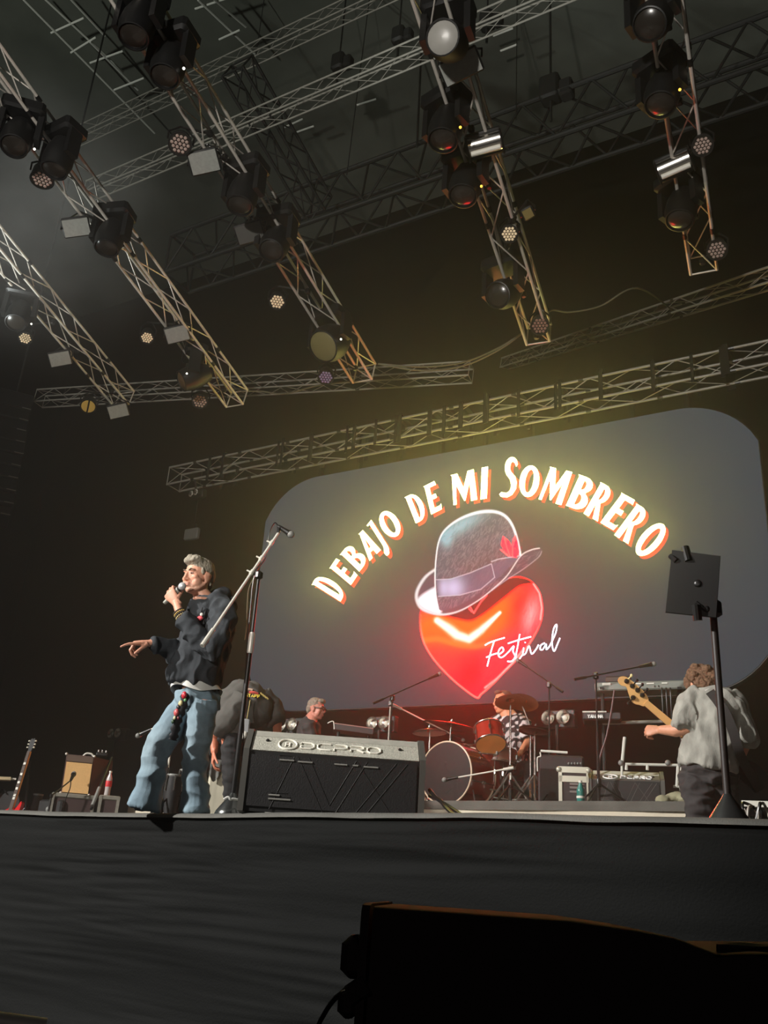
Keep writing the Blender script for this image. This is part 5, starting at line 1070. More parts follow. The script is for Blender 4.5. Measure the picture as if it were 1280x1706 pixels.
for i, (x, y) in enumerate(((284, 1292), (304, 1284))):
    p = s.at(x, 1345, .1 * i); zt = s.at(x, y, .1 * i).z - SZ; M = Matrix.Translation((p.x, p.y, SZ)); mb = MB(); mb.lathe([(.05, .12), (.06, zt * .4), (.075, zt * .75), (.068, zt)], 24, M); dr = mb.build('drum_shell', mat('conga_dark', (18, 17, 17), .7), pt)
    mb = MB(); mb.lathe([(.07, zt - .01), (.074, zt), (.07, zt + .012), (.001, zt + .014)], 24, M); mb.build('drum_head', GREYP, dr)
    for k in range(6): a_ = k * 1.047 + .3; mb = MB(); mb.tube([M @ V((.077 * math.cos(a_), .077 * math.sin(a_), zt)), M @ V((.083 * math.cos(a_), .083 * math.sin(a_), zt * .72))], .007, 6); mb.build('lug', CHROME, dr)
tripod(pt, V((s.p.x, s.p.y, SZ)), .38, .35, BLKM, .3)
boom_stand('dim boom stand behind the singer with bright rod left of his thigh', 292, 1196, 6.6, (300, 1192), (252, 1215), m=PW, zf=SZ, micl='small microphone at the bright rod left of the singer thigh')
boom_stand('thin dark stand in the gap right of the singer hip', 352, 1215, 6.9, (350, 1258), (354, 1196), zf=SZ, micl='tiny dark microphone in the gap right of the singer')
# ---------------------------------------------------------------- pit: black loudspeaker and barrier below the camera
s = Stand(atY(800, 1520, 1.75)); sb = thing('pit_loudspeaker', 'large black loudspeaker in the pit, rim lit, at the bottom of the picture', 'speaker', V((s.p.x, s.p.y, 0)))
def zt_(x): return np.interp(x, [612, 950, 1060, 1130, 1200, 1240, 1420], [1509, 1533, 1549, 1563, 1590, 1588, 1590])
xs = list(range(622, 1421, 14)); rows = []
PB = mat('pit_black', (44, 37, 37), .8, spec=.2, bump=.15, bscale=120)
for x in xs:
    p = s.at(x, zt_(x)); q = V((p.x, p.y, 0)); z = p.z; d = .5
    rows.append([V((q.x, q.y, .05)), V((q.x, q.y, z - .03)), V((q.x, q.y, z - .012)) + s.n * .004, V((q.x, q.y, z - .003)) + s.n * .014, V((q.x, q.y, z)) + s.n * .03, V((q.x, q.y, z)) + s.n * (d - .02), V((q.x, q.y, z - .03)) + s.n * d, V((q.x, q.y, .05)) + s.n * d])
mb = MB(); mb.loft(rows); mb.build('cabinet', PB, sb, smooth=50)
mb = MB(); p = s.at(617, 1509); mb.loft([[v + s.r * dx + V((0, 0, .004)) for v in [V((rows[0][i].x, rows[0][i].y, rows[0][i].z)) + (s.n * -.006 if i < 4 else s.n * .006) for i in range(8)]] for dx in (-.022, -.006)]); mb.build('side_plate', PB, sb, smooth=0)
mb = MB(); c = s.at(593, 1593, .05); mb.rbox(c, (.05, .09, .075), .015, Matrix((s.r, s.n, V((0, 0, 1)))).transposed()); mb.build('bracket', PB, sb)
mb = MB(); c = s.at(596, 1567, .03); mb.tube([c - s.r * .012, c + s.r * .018], .005, 8); mb.build('bracket_pin', CHROME, sb)
mb = MB(); c = s.at(583, 1668, .05); mb.rbox(c, (.04, .07, .055), .012, Matrix((s.r, s.n, V((0, 0, 1)))).transposed()); mb.tube([s.at(583, 1660), s.at(612, 1640)], .02, 8); mb.build('connector', PB, sb)
mb = MB(); mb.tube([s.at(571, 1655, .02), s.at(579, 1652, .02)], .005, 8); mb.ell(s.at(587, 1653, .01), .004, None, 8, 6); mb.build('plug', CHROME, sb)
mb = MB(); mb.tube(arc([s.at(577, 1652, .03), s.at(558, 1664, .05), s.at(540, 1690, .08), s.at(528, 1720, .1), s.at(520, 1800, .1)], 6), .005, 6); mb.build('lead', BLKM, sb)
# dark jacket hem over the right end
mb = MB(); rows = []
for k in range(6):
    rows.append([s.at(x, 1572 + 3 * k + 2.0 * math.sin(x * .05 + k), -.03 - .012 * math.sin(k * 1.2)) for x in range(1196, 1421, 8)])
mb.loft(rows, cap=False, close=False); mb.loft([[p + s.n * .01 for p in r] for r in rows], cap=False, close=False); tag(mb.build('cloth_strip', mat('pit_cloth', (58, 56, 52), .9), None, smooth=60), 'grey folded cloth lying on the right end of the pit loudspeaker', 'cloth')
s = Stand(atY(10, 1700, 1.5)); br = thing('barrier', 'grey crowd barrier top rail in the bottom left corner', 'barrier', V((s.p.x, s.p.y, 0)))
A, B = s.at(-220, 1672, 0), s.at(75, 1712, 0); mb = MB(); mb.tube([A, B], .018, 12); mb.build('top_rail', mat('barrier_grey', (210, 208, 200), .5, .3), br)
for q in (.05, .35, .65, .95): p = A.lerp(B, q); mb = MB(); mb.tube([V((p.x, p.y, 0)), p], .016, 8); mb.build('post', BLKM, br)
# ---------------------------------------------------------------- people
def basis(x, y, z, o): return Matrix.Translation(o) @ Matrix((x, y, z)).transposed().to_4x4()
def head_frame(c, fwd, up=V((0, 0, 1))):
    f = V(fwd).normalized(); r = f.cross(V(up)).normalized(); u = r.cross(f).normalized(); return basis(r, f, u, c)
def add_head(mb, M, s=1.0, jaw=1.0):
    R = M.to_3x3(); P = lambda *p: M @ (V(p) * s)
    def e(c, r, seg=16): mb.ell(P(*c), tuple(q * s for q in r), R, seg, 12)
    e((0, -.012, .035), (.076, .096, .092), 24); e((0, .025, .0), (.066, .07, .085), 20)
    e((0, .03, -.055), (.056 * jaw, .062, .058)); e((0, .066, -.088), (.028, .022, .021)); e((0, .066, -.07), (.034, .022, .024)); e((0, .0, -.06), (.055 * jaw, .05, .045))
    for q in (-1, 1): mb.limb([P(q * .062 * jaw, .0, -.045), P(q * .05 * jaw, .035, -.072), P(q * .014, .064, -.092)], [.016 * s, .0175 * s, .0165 * s], 12); e((q * .05, .045, -.04), (.022, .034, .034))
    e((0, .076, .036), (.05, .016, .013)); e((.03, .080, .034), (.02, .011, .008)); e((-.03, .080, .034), (.02, .011, .008))
    for q in (-1, 1):
        e((q * .044, .062, -.012), (.024, .024, .02)); e((q * .08, -.006, -.005), (.010, .024, .036)); e((q * .083, -.012, .012), (.012, .018, .016)); e((q * .08, .0, -.034), (.009, .012, .012))
        e((q * .012, .096, -.025), (.009, .011, .008))
    mb.limb([P(0, .088, .03), P(0, .1, .004), P(0, .111, -.018), P(0, .1, -.03)], [(.008 * s, .008 * s), (.010 * s, .011 * s), (.0115 * s, .0115 * s), (.011 * s, .009 * s)], 10)
    e((0, .092, -.05), (.026, .013, .007)); e((0, .089, -.063), (.022, .013, .008))
def face_parts(o, M, s, brow, beard=None):
    R = M.to_3x3(); org = ORG[o.name]
    for q in (-1, 1):
        mb = MB(); mb.ell(M @ (V((q * .031, .081, .013)) * s), (.0115 * s, .0075 * s, .0055 * s), R, 10, 8); ey = mb.build('eye', mat('eye_shade', (128, 100, 88), .4), o)
        mb = MB(); mb.ell(M @ (V((q * .031, .0875, .0125)) * s), (.005 * s, .003 * s, .0055 * s), R, 8, 6); mb.build('iris', mat('iris_dark', (40, 30, 24), .2), ey)
        mb = MB(); mb.limb([M @ (V((q * .012, .094, .032)) * s), M @ (V((q * .032, .095, .041)) * s), M @ (V((q * .052, .078, .033)) * s)], [.0035 * s, .0045 * s, .003 * s], 6); mb.build('eyebrow', brow, o)
def add_hand(mb, w_, d, nb, s, curls, thumb=(.55, .75, -.3), tc=.35, k=1.0, spread=.06):
    """w_ wrist, d toward the knuckles, nb out of the back of the hand, s toward the thumb; curls: three bends per finger"""
    d = V(d).normalized(); s = (V(s) - d * V(s).dot(d)).normalized(); nb = (V(nb) - d * V(nb).dot(d) - s * V(nb).dot(s)).normalized(); M3 = Matrix((s, d, nb)).transposed()
    mb.limb([w_ - d * .03 * k, w_ + d * .012 * k, w_ + d * .05 * k, w_ + d * .092 * k], [(.03 * k, .021 * k), (.03 * k, .018 * k), (.041 * k, .017 * k), (.042 * k, .013 * k)], 14, up=s)
    L = ((.034, .044, .026, .021), (.011, .048, .03, .022), (-.012, .044, .028, .022), (-.034, .034, .022, .019))
    for i, (sx, *seg) in enumerate(L):
        p = w_ + (d * (.088 - .012 * (i == 3) - .004 * (i == 0)) + s * sx) * k; ang = 0; pts = [p - d * .02 * k, p]; dd = (d + s * sx * spread * 20 * .4).normalized()
        for j in range(3):
            ang += curls[i][j]; v = dd * math.cos(ang) - nb * math.sin(ang); p = p + v * seg[j] * k; pts.append(p)
        mb.tube(pts, [.0095 * k, .0100 * k, .0088 * k, .0080 * k, .0066 * k], 10); mb.ell(pts[-1], .0068 * k, None, 8, 6)
    tb = w_ + (d * .022 + s * .026 - nb * .004) * k; td = (d * thumb[0] + s * thumb[1] + nb * thumb[2]).normalized(); t2 = (td * math.cos(tc) + d * math.sin(tc) * .6 - nb * math.sin(tc) * .6).normalized()
    pts = [tb, tb + td * .042 * k, tb + td * .042 * k + t2 * .032 * k, tb + td * .042 * k + (t2 * .056) * k]
    mb.tube(pts, [.0155 * k, .0115 * k, .0102 * k, .0078 * k], 10); mb.ell(pts[-1], .0078 * k, None, 8, 6)
def person(me, m, label, base):
    o = put(shift(me, base), 'person', m, None, V(base), smooth=180); ORG[o.name] = V(base); return tag(o, label, 'person')
def wear(o, mb, name, m, voxel=.008, sm=3, wr=None, parent=None, fn=None, f=None, plain=False):
    if plain: return mb.build(name, m, parent or o)
    me = fuse(mb, voxel, sm)
    if wr: wrinkle(me, wr[0], wr[1], wr[2], f)
    if fn: paint(me, fn)
    return put(shift(me, ORG[o.name]), name, m, parent or o, smooth=180)
def skin_mat(name, col): return mat(name, col, .5, attr='col', nz=.06, nscale=40, bump=.12, bscale=90)
def skin_paint(base, M, s, lips=(176, 96, 88), eyes=.6, stubble=None, flush=None):
    b = np.array(lin(base)); lp = np.array(lin(lips)); Mi = np.array(M.inverted())
    def fn(co):
        q = (co @ Mi[:3, :3].T + Mi[:3, 3]) / s; c = np.tile(b, (len(co), 1)); inh = (np.abs(q) < .16).all(1)
        def g(x, y, z, r): return np.exp(-(((q - np.array((x, y, z))) / np.array(r)) ** 2).sum(1)) * inh
        w_ = np.clip(g(0, .095, -.05, (.024, .02, .005)) + g(0, .095, -.064, (.02, .02, .006)), 0, 1)[:, None]; c = c * (1 - w_) + lp * w_
        for e in (-1, 1): w_ = (g(e * .031, .085, .018, (.018, .02, .011)) * eyes)[:, None]; c = c * (1 - w_) + c * np.array((.55, .45, .42)) * w_  # eye socket shade painted into the skin colour
        w_ = (np.clip(g(0, .12, -.022, (.02, .02, .012)) + g(.045, .07, -.012, (.02, .02, .015)) + g(-.045, .07, -.012, (.02, .02, .015)), 0, 1) * .3)[:, None]; c = c * (1 - w_) + c * np.array((1.0, .72, .68)) * w_
        if stubble: w_ = (np.clip(g(0, .06, -.09, (.06, .05, .03)) + g(.05, .02, -.06, (.03, .05, .04)) + g(-.05, .02, -.06, (.03, .05, .04)), 0, 1) * .5)[:, None]; c = c * (1 - w_) + np.array(lin(stubble)) * w_
        return c
    return fn
DENIM = lambda n, c: mat(n, c, .85, nz=.14, nscale=14, bump=.25, bscale=220, spec=.1, attr='col')
# ---- singer --------------------------------------------------------------------------------
S = Stand(atY(320, 1348, 4.66)); r, n, u = S.r, S.n, V((0, 0, 1)); A = S.at
base = V((A(290, 1348).x, A(290, 1348).y, SZ))
HM = head_frame(A(330, 963, 0), -r * .74 - n * .67 - u * .10); hs = 1.06
mb = MB(); add_head(mb, HM, hs)
nb_ = A(347, 1004, .03); mb.limb([HM @ V((0, -.02, -.03)), HM @ V((0, -.028, -.095)), nb_, A(345, 1020, .02)], [(.058, .062), (.056, .06), (.064, .066), (.08, .08)], 16)
# torso and legs under the clothes
mb.limb([A(350, 1005, .02), A(346, 1040, .02), A(332, 1090, .02), A(328, 1130, .03), A(330, 1165, .03)], [(.17, .09), (.17, .11), (.15, .11), (.125, .09), (.115, .09)], 18, up=(r * .55 + n * .83))
lk, la = A(264, 1238, -.06), A(244, 1338, -.02); rk_, ra = A(324, 1255, -.04), A(326, 1342, .0)
la.z = ra.z = SZ + .09
mb.limb([A(318, 1165, .04), lk, la], [.085, .055, .04], 14); mb.limb([A(338, 1168, -.04), rk_, ra], [.085, .055, .04], 14)
# arms: near arm bends up to the mouth, far arm reaches left
sh_n, el_n, wr_n = A(374, 1022, -.14), A(344, 1082, -.24), A(300, 1024, -.22)
sh_f, el_f, wr_f = A(335, 1030, .16), A(300, 1086, .06), A(250, 1071, -.12)
mb.limb([sh_n, el_n, wr_n.lerp(el_n, .3), wr_n], [.055, .042, .04, .027], 14); mb.limb([sh_f, el_f, wr_f.lerp(el_f, .3), wr_f], [.055, .042, .038, .026], 14)
mball, mtail = A(304.5, 976, -.17), A(274, 1005, -.09)
s_ = (mball - mtail).normalized(); d_ = (-r * .35 + u * .93); d_ = (d_ - s_ * d_.dot(s_)).normalized(); nbk = s_.cross(d_).normalized(); nbk = nbk if nbk.dot(n) < 0 else -nbk
grip = mtail.lerp(mball, .46)
wr2 = grip - d_ * .072 + nbk * .03
mb.limb([wr_n, wr2], [.028, .026], 12)
add_hand(mb, wr2, d_, nbk, s_, [(.75, 1.1, .6), (.8, 1.2, .7), (.85, 1.2, .7), (.9, 1.1, .6)], (.5, .5, -.75), .5, 1.03, .02)
add_hand(mb, wr_f, -r * .93 - u * .18 - n * .25, u * .85 - n * .3 + r * .1, -n * .9 - u * .25, [(.05, .22, .12), (.95, 1.05, .5), (1.1, 1.15, .5), (1.15, 1.1, .5)], (.75, .35, -.5), .15, 1.12, .03)
# shoes tops inside the hems
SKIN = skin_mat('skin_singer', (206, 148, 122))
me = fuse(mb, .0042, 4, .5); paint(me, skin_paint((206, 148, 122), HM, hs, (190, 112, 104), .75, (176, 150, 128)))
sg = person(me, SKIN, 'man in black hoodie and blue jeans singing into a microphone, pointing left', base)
GRHAIR = mat('grey_hair', (132, 124, 108), .7, nz=.3, nscale=60, bump=.6, bscale=120, stretch=(1, 1, .3))
face_parts(sg, HM, hs, mat('brow_grey', (92, 76, 62), .8))
mb = MB(); R = HM.to_3x3(); P = lambda *p: HM @ (V(p) * hs)
for c, rd in (((0, -.022, .06), (.082, .096, .078)), ((0, -.078, .02), (.066, .038, .07)), ((0, -.078, -.035), (.05, .02, .04)), ((.02, .045, .112), (.048, .04, .028)), ((-.02, .05, .112), (.048, .04, .028)), ((0, .072, .108), (.042, .026, .026)), ((0, .02, .098), (.066, .07, .036)), ((.072, -.022, .058), (.014, .038, .034)), ((-.072, -.022, .058), (.014, .038, .034)), ((.014, .066, .128), (.026, .02, .02)), ((-.03, .078, .108), (.018, .016, .018)), ((.035, .074, .106), (.018, .016, .02)), ((.072, .024, .03), (.008, .012, .024)), ((-.072, .024, .03), (.008, .012, .024))):
    mb.ell(P(*c), tuple(q * hs for q in rd), R, 16, 10)
wear(sg, mb, 'hair', GRHAIR, .005, 5, (.004, (45, 45, 30), 5))
# hoodie
HOOD = mat('hoodie_charcoal', (60, 63, 66), .9, nz=.12, nscale=16, bump=.25, bscale=180, spec=.08)
mb = MB(); ax = (r * .55 + n * .83)
mb.limb([A(356, 1003, .03), A(353, 1014, .03), A(350, 1040, .03), A(341, 1078, .03), A(331, 1106, .02), A(325, 1126, .02), A(319, 1145, .02)], [(.115, .085), (.185, .115), (.205, .14), (.19, .142), (.182, .155), (.182, .162), (.176, .155)], 24, up=ax)
mb.limb([A(360, 1008, -.07), sh_n, A(366, 1050, -.21), el_n + (el_n - wr_n).normalized() * .02, el_n.lerp(wr_n, .3), el_n.lerp(wr_n, .62), el_n.lerp(wr_n, .82), el_n.lerp(wr_n, .9)], [.08, .083, .078, .07, .066, .06, .05, .045], 16)
mb.limb([A(345, 1010, .14), sh_f, A(322, 1062, .12), el_f, el_f.lerp(wr_f, .4), el_f.lerp(wr_f, .75), el_f.lerp(wr_f, .93), wr_f + (el_f - wr_f) * .02], [.085, .085, .075, .064, .058, .048, .042, .039], 16)
mb.ell(A(292, 1096, -.0), (.05, .05, .045), None, 12, 8); mb.ell(A(300, 1122, -.02), (.07, .09, .075), None, 14, 10)
# hood lying round the neck
mb.tube(arc([A(338, 1013, -.12), A(352, 1003, -.12), A(367, 992, -.05), A(374, 991, .05), A(364, 992, .12), A(345, 1001, .13), A(334, 1010, .06)], 6), [.026] * 3 + [.034] * 12 + [.042] * 12 + [.034] * 7 + [.026] * 3, 12)
mb.ell(A(376, 1010, .03), (.07, .07, .06), None, 14, 10)
def fold(p): 
    return 1.0
me_h = wear(sg, mb, 'hoodie', HOOD, .0065, 3, (.019, (10, 10, 8), 2))
for (a, b) in (((337, 1012), (331, 1042)), ((343, 1015), (339, 1040))):
    mb = MB(); mb.tube(arc([A(*a, -.16), A((a[0] + b[0]) / 2 - 1, (a[1] + b[1]) / 2, -.19), A(*b, -.185)], 4), .004, 6); mb.build('drawstring', mat('cord_dark', (44, 44, 46), .8), me_h)
mb = MB(); c = A(333, 1030, -.2); mb.ell(c, (.026, .012, .016), None, 12, 6); mb.build('red_badge', mat('badge_red', (190, 70, 78), .7), me_h); mb = MB(); mb.ell(c + u * .026 + r * .008, (.011, .01, .012), None, 8, 6); mb.build('white_badge', WHITEP, me_h)
# white t-shirt showing under the hem
mb = MB(); rows = []
for k in range(7):
    f = k / 6; rr_ = []
    for i in range(49):
        a = 2 * math.pi * i / 48; ca, sa = math.cos(a), math.sin(a); c = A(324, 1136, .02).lerp(A(328, 1153, .02), f)
        rr_.append(c + ax * (.165 + .016 * f + .007 * f * math.sin(a * 7)) * ca + ax.cross(u) * (.148 + .014 * f + .008 * f * math.sin(a * 5 + 1)) * sa - u * .018 * f * math.sin(a * 3 + .6))
    rows.append(rr_[:-1])
mb.loft(rows, cap=False); mb.build('t_shirt', mat('white_jersey', (225, 224, 216), .85), sg, smooth=70)
# jeans: wide straight legs
JN = DENIM('denim_light', (112, 142, 162))
mb = MB()
mb.limb([A(327, 1152, .02), A(328, 1166, .02), A(328, 1182, .02)], [(.145, .128), (.16, .142), (.155, .138)], 20, up=ax)
mb.limb([A(314, 1168, .05), A(296, 1200, .0), lk + r * .01, lk.lerp(la, .25) + n * .02, lk.lerp(la, .6), la.lerp(lk, .12), V((la.x, la.y, SZ + .02)) - r * .015], [(.095, .105), (.094, .104), (.082, .086), (.078, .082), (.08, .086), (.088, .097), (.1, .112)], 18)
mb.limb([A(338, 1170, -.05), A(333, 1205, -.06), rk_ + r * .01, rk_.lerp(ra, .3) + n * .02, rk_.lerp(ra, .65), ra.lerp(rk_, .12), V((ra.x, ra.y, SZ + .02))], [(.094, .105), (.092, .1), (.077, .082), (.074, .078), (.074, .079), (.08, .086), (.086, .094)], 18)
zj = np.array((0, 0, 1.0))
def denim(co):
    k_ = np.clip((co[:, 2] - SZ) / .95, 0, 1); c1, c2 = np.array(lin((134, 154, 164))), np.array(lin((104, 126, 142)))
    v = .5 + .5 * np.sin(co[:, 0] * 17 + co[:, 2] * 9); c = c1 * (1 - .35 * v[:, None]) + c2 * .35 * v[:, None]; w_ = np.exp(-((co[:, 2] - lk.z) / .16) ** 2)[:, None] * .3
    return c * (1 - w_) + np.array(lin((168, 184, 190))) * w_
wear(sg, mb, 'jeans', JN, .0065, 3, (.014, (6.5, 6.5, 9), 7), fn=denim)
for i, (p, d) in enumerate(((la, -r * .9 - n * .4), (ra, -r * .6 - n * .8))):
    mb = MB(); q = V((p.x, p.y, SZ)); d = d.normalized(); mb.limb([q - d * .1 + u * .045, q - d * .02 + u * .05, q + d * .03 + u * .03, q + d * .065 + u * .02], [(.04, .042), (.045, .045), (.044, .034), (.03, .02)], 14, up=d.cross(u)); mb.build('shoe', mat('shoe_grey', (90, 96, 100), .6), sg)
# beaded scarf hanging from the pocket
mb = MB(); sc_pts = arc([A(309, 1156, -.17), A(306, 1172, -.2), A(301, 1188, -.2), A(295, 1204, -.19), A(291, 1222, -.17), A(288, 1232, -.15)], 5); mb.limb(sc_pts, [(.02 + .012 * math.sin(i * .8) ** 2, .012) for i in range(len(sc_pts))], 10, up=r); scf = mb.build('pocket_scarf', mat('scarf_black', (24, 22, 26), .7), sg)
for x, y, c, rr_ in ((307, 1158, (200, 44, 58), .024), (308.5, 1166, (110, 170, 110), .013), (301, 1172, (214, 196, 140), .02), (297, 1178, (60, 56, 58), .016), (304, 1181, (200, 200, 200), .012), (294, 1187, (206, 92, 92), .024), (291, 1196, (216, 206, 160), .012), (300, 1193, (60, 90, 110), .014), (297, 1196, (120, 40, 48), .013), (288, 1202, (60, 84, 60), .014)):
    mb = MB(); mb.ell(A(x, y, -.205), (rr_ * .8, rr_ * .6, rr_), None, 10, 8); mb.build('bead', mat('bead_%d_%d_%d' % c, c, .4), scf)
# bracelets at the raised wrist
wd = (wr2 - el_n).normalized(); e1 = wd.orthogonal().normalized(); e2 = wd.cross(e1)
for q, (col, cnt) in enumerate((((70, 62, 56), 22), ((190, 160, 90), 18), ((66, 60, 58), 22), ((196, 178, 130), 16))):
    c = wr_n.lerp(wr2, .1) - wd * (.012 * q - .012); br_ = MB(); br_.tube([c + (e1 * math.cos(a) + e2 * math.sin(a)) * .0335 for a in np.linspace(0, 6.283, 25)], .0035, 6); bo_ = br_.build('bracelet', BLK, sg); bm_ = None
    for i in range(cnt):
        a = i * 6.283 / cnt; p = c + (e1 * math.cos(a) + e2 * math.sin(a)) * .035
        if bm_ is None: mb = MB(); mb.ell(V((0, 0, 0)), .0062, None, 8, 6); o_b = put(mb.mesh('bead'), 'bead', mat('bracelet_bead%d' % q, col, .3, .3), bo_); bm_ = o_b.data; o_b.location = p - ORG[sg.name]
        else: share(bm_, 'bead', bo_, p - ORG[sg.name])
for p_ in (A(288, 1000, -.3),): pass
mb = MB(); mb.tube(arc([c + e1 * .035, c + e1 * .04 - u * .03, c + e1 * .03 - u * .055], 4), .005, 6); mb.build('charm', ALU, sg)
microphone(mtail, mball + (mball - mtail).normalized() * .02, 'handheld vocal microphone with silver ball grille in the singer hand', mat('silver_grille', (205, 205, 205), .35, .4, nz=.2, nscale=400), mat('mic_body', (150, 150, 140), .4, .3), .026)
# ---- crew man stooping ---------------------------------------------------------------------
S = Stand(atY(410, 1340, 6.35)); r, n, u = S.r, S.n, V((0, 0, 1)); A = S.at; base = V((A(385, 1340).x, A(385, 1340).y, SZ))
hm = head_frame(A(440, 1170, .32), r * .5 + n * .5 - u * .7, n); mb = MB(); add_head(mb, hm, 1.0)
mb.limb([A(428, 1160, .12), hm @ V((0, -.03, -.09))], [.065, .06], 14); mb.limb([A(385, 1222, 0), A(402, 1190, 0), A(424, 1165, .05)], [(.15, .1), (.16, .11), (.17, .1)], 18, up=(r * .6 - u * .5 + n * .3))
hl, hr_ = A(385, 1225, -.06), A(402, 1225, .08); fl, fr2 = V((A(392, 1340).x, A(392, 1340).y, SZ + .08)), V((A(414, 1340, .12).x, A(414, 1340, .12).y, SZ + .08))
mb.limb([hl, hl.lerp(fl, .5) - n * .04, fl], [.085, .06, .042], 14); mb.limb([hr_, hr_.lerp(fr2, .5) - n * .04, fr2], [.085, .06, .042], 14)
el, wl = A(357, 1228, .02), A(357, 1254, -.02)
mb.limb([A(398, 1176, -.14), A(372, 1205, -.1), el, wl], [.06, .052, .042, .028], 14); add_hand(mb, wl, -u, -r, -n, [(.5, .6, .4)] * 4, (.6, .5, -.3))
er, wr = A(462, 1206, .1), A(462, 1250, .2); mb.limb([A(446, 1172, .1), er, wr], [.06, .042, .028], 14); add_hand(mb, wr, -u, r, n, [(.5, .6, .4)] * 4)
me = fuse(mb, .0065, 2); paint(me, skin_paint((206, 126, 96), hm, 1)); cr = person(me, skin_mat('skin_crew', (206, 126, 96)), 'stooping crew man in grey crew t-shirt and black trousers behind the wedge', base)
mb = MB(); mb.ell(hm @ V((0, -.02, .05)), (.084, .1, .085), hm.to_3x3(), 16, 10); wear(cr, mb, 'hair', mat('hair_dark', (40, 32, 28), .8, bump=.5, bscale=90), .007, 2)
mb = MB(); ax = (r * .62 + u * .55).normalized()
mb.limb([A(374, 1222, .02), A(384, 1203, .02), A(400, 1180, .03), A(416, 1162, .06), A(428, 1154, .1)], [(.15, .2), (.175, .215), (.19, .22), (.17, .2), (.1, .11)], 20, up=-n)
mb.limb([A(405, 1166, -.1), A(384, 1190, -.14), A(370, 1210, -.12), A(362, 1219, -.08)], [.09, .092, .085, .078], 14); mb.limb([A(436, 1160, .1), A(454, 1178, .12), A(462, 1206, .1)], [.09, .086, .078], 14)
mb.ell(A(430, 1182, .02), (.12, .12, .14), None, 14, 10)
wear(cr, mb, 'crew_shirt', mat('crew_grey', (88, 86, 82), .9, nz=.08, nscale=8, bump=.2, bscale=160, spec=.05), .009, 4, (.016, (7, 7, 7), 12))
mb = MB(); mb.limb([A(382, 1216, .02), A(392, 1228, .02)], [(.13, .14), (.12, .13)], 18, up=r); mb.limb([hl, hl.lerp(fl, .5) - n * .04, fl - u * .05], [.088, .072, .062], 14); mb.limb([hr_, hr_.lerp(fr2, .5) - n * .04, fr2 - u * .05], [.1, .082, .07], 14)
wear(cr, mb, 'trousers', mat('trousers_black', (34, 34, 35), .85, bump=.2, bscale=120), .009, 3, (.012, (8, 8, 14), 4))
for p in (fl, fr2): mb = MB(); q = V((p.x, p.y, SZ)); mb.limb([q - r * .06 + u * .04, q + r * .04 + u * .045, q + r * .16 + u * .03], [(.04, .04), (.045, .042), (.035, .025)], 12, up=n); mb.build('shoe', BLK, cr)
YEL = mat('print_yellow', (232, 206, 70), .7)
o_ = A(409, 1160.5, -.165); write('STAFF', o_, r * .02, (u * .022 - r * .004), .3, .0042, YEL, cr, 'back_letter')
mb = MB(); mb.tube(arc([A(407, 1154, -.13), A(414, 1149, -.12), A(421, 1150, -.12)], 4), .012, 8); mb.build('collar_pale', mat('collar_pale', (186, 160, 140), .8), cr); mb = MB(); mb.tube(arc([A(415, 1154, -.15), A(423, 1153.5, -.15), A(430, 1156, -.14)], 4), .012, 8); mb.build('collar_red', mat('collar_red', (210, 84, 76), .8), cr)
for i in range(4): mb = MB(); mb.tube([A(434 + i * 3.4, 1154 + i * 2.6, -.1), A(437 + i * 3.4, 1157.5 + i * 2.6, -.1)], .008, 6); mb.build('shoulder_print', mat('print_dull', (170, 150, 84), .7), cr)
rd = thing('belt_radio', 'grey two-way radio with aerial clipped to the crew man belt', 'radio', A(410, 1210, -.24)); M = Matrix((r, n, u)).transposed()
mb = MB(); mb.rbox((0, 0, 0), (.06, .035, .12), .01, M); mb.build('radio_body', mat('radio_grey', (150, 152, 152), .4), rd, local=True); mb = MB(); mb.tube([u * .06, A(417, 1166, -.22) - A(410, 1210, -.24)], .003, 6); mb.build('aerial', mat('aerial_brass', (190, 170, 110), .4), rd, local=True); mb = MB(); mb.ell(V((-.01, -.01, -.07)), (.035, .02, .035), None, 10, 8); mb.build('radio_clip', WHITEP, rd, local=True)
# ---- keyboard man with glasses --------------------------------------------------------------
S = Stand(atY(522, 1250, 9.3)); r, n, u = S.r, S.n, V((0, 0, 1)); A = S.at; base = V((A(520, 1300).x, A(520, 1300).y, RZ))
hm = head_frame(A(527, 1182), r * .9 - n * .4 - u * .12); mb = MB(); add_head(mb, hm, 1.05)
hip = V((A(512, 1250, .1).x, A(512, 1250, .1).y, RZ + .52)); mb.limb([hm @ V((0, -.02, -.05)), A(516, 1203, .02), hip.lerp(A(516, 1203, .02), .5), hip], [(.06, .06), (.15, .09), (.17, .12), (.16, .12)], 18, up=(r * .3 - n * .95))
for q in (-1, 1):
    kn = hip + r * .42 - n * .1 * q + n * .0; kn.z = RZ + .5; ft = kn + r * .02; ft.z = RZ + .07; mb.limb([hip - n * .09 * q, kn, ft], [.085, .06, .04], 12)
    sh = A(514, 1206, -.16 * q); ee = sh + r * .1 - u * .28; ww = sh + r * .36 - u * .26; mb.limb([sh, ee, ww], [.06, .045, .028], 12); add_hand(mb, ww, r, u, -n * q, [(.4, .4, .3)] * 4)
me = fuse(mb, .0075, 2); paint(me, skin_paint((190, 122, 104), hm, 1.05)); km = person(me, skin_mat('skin_keys', (190, 122, 104)), 'grey-haired man in glasses and dark jacket seated behind the big wedge', base)
face_parts(km, hm, 1.05, mat('brow_dark', (60, 48, 42), .8))
mb = MB(); R = hm.to_3x3(); P = lambda *p: hm @ (V(p) * 1.05)
for c, rd_ in (((0, -.025, .055), (.084, .098, .084)), ((0, -.07, .0), (.075, .05, .07)), ((0, .05, .1), (.06, .045, .03))): mb.ell(P(*c), rd_, R, 16, 10)
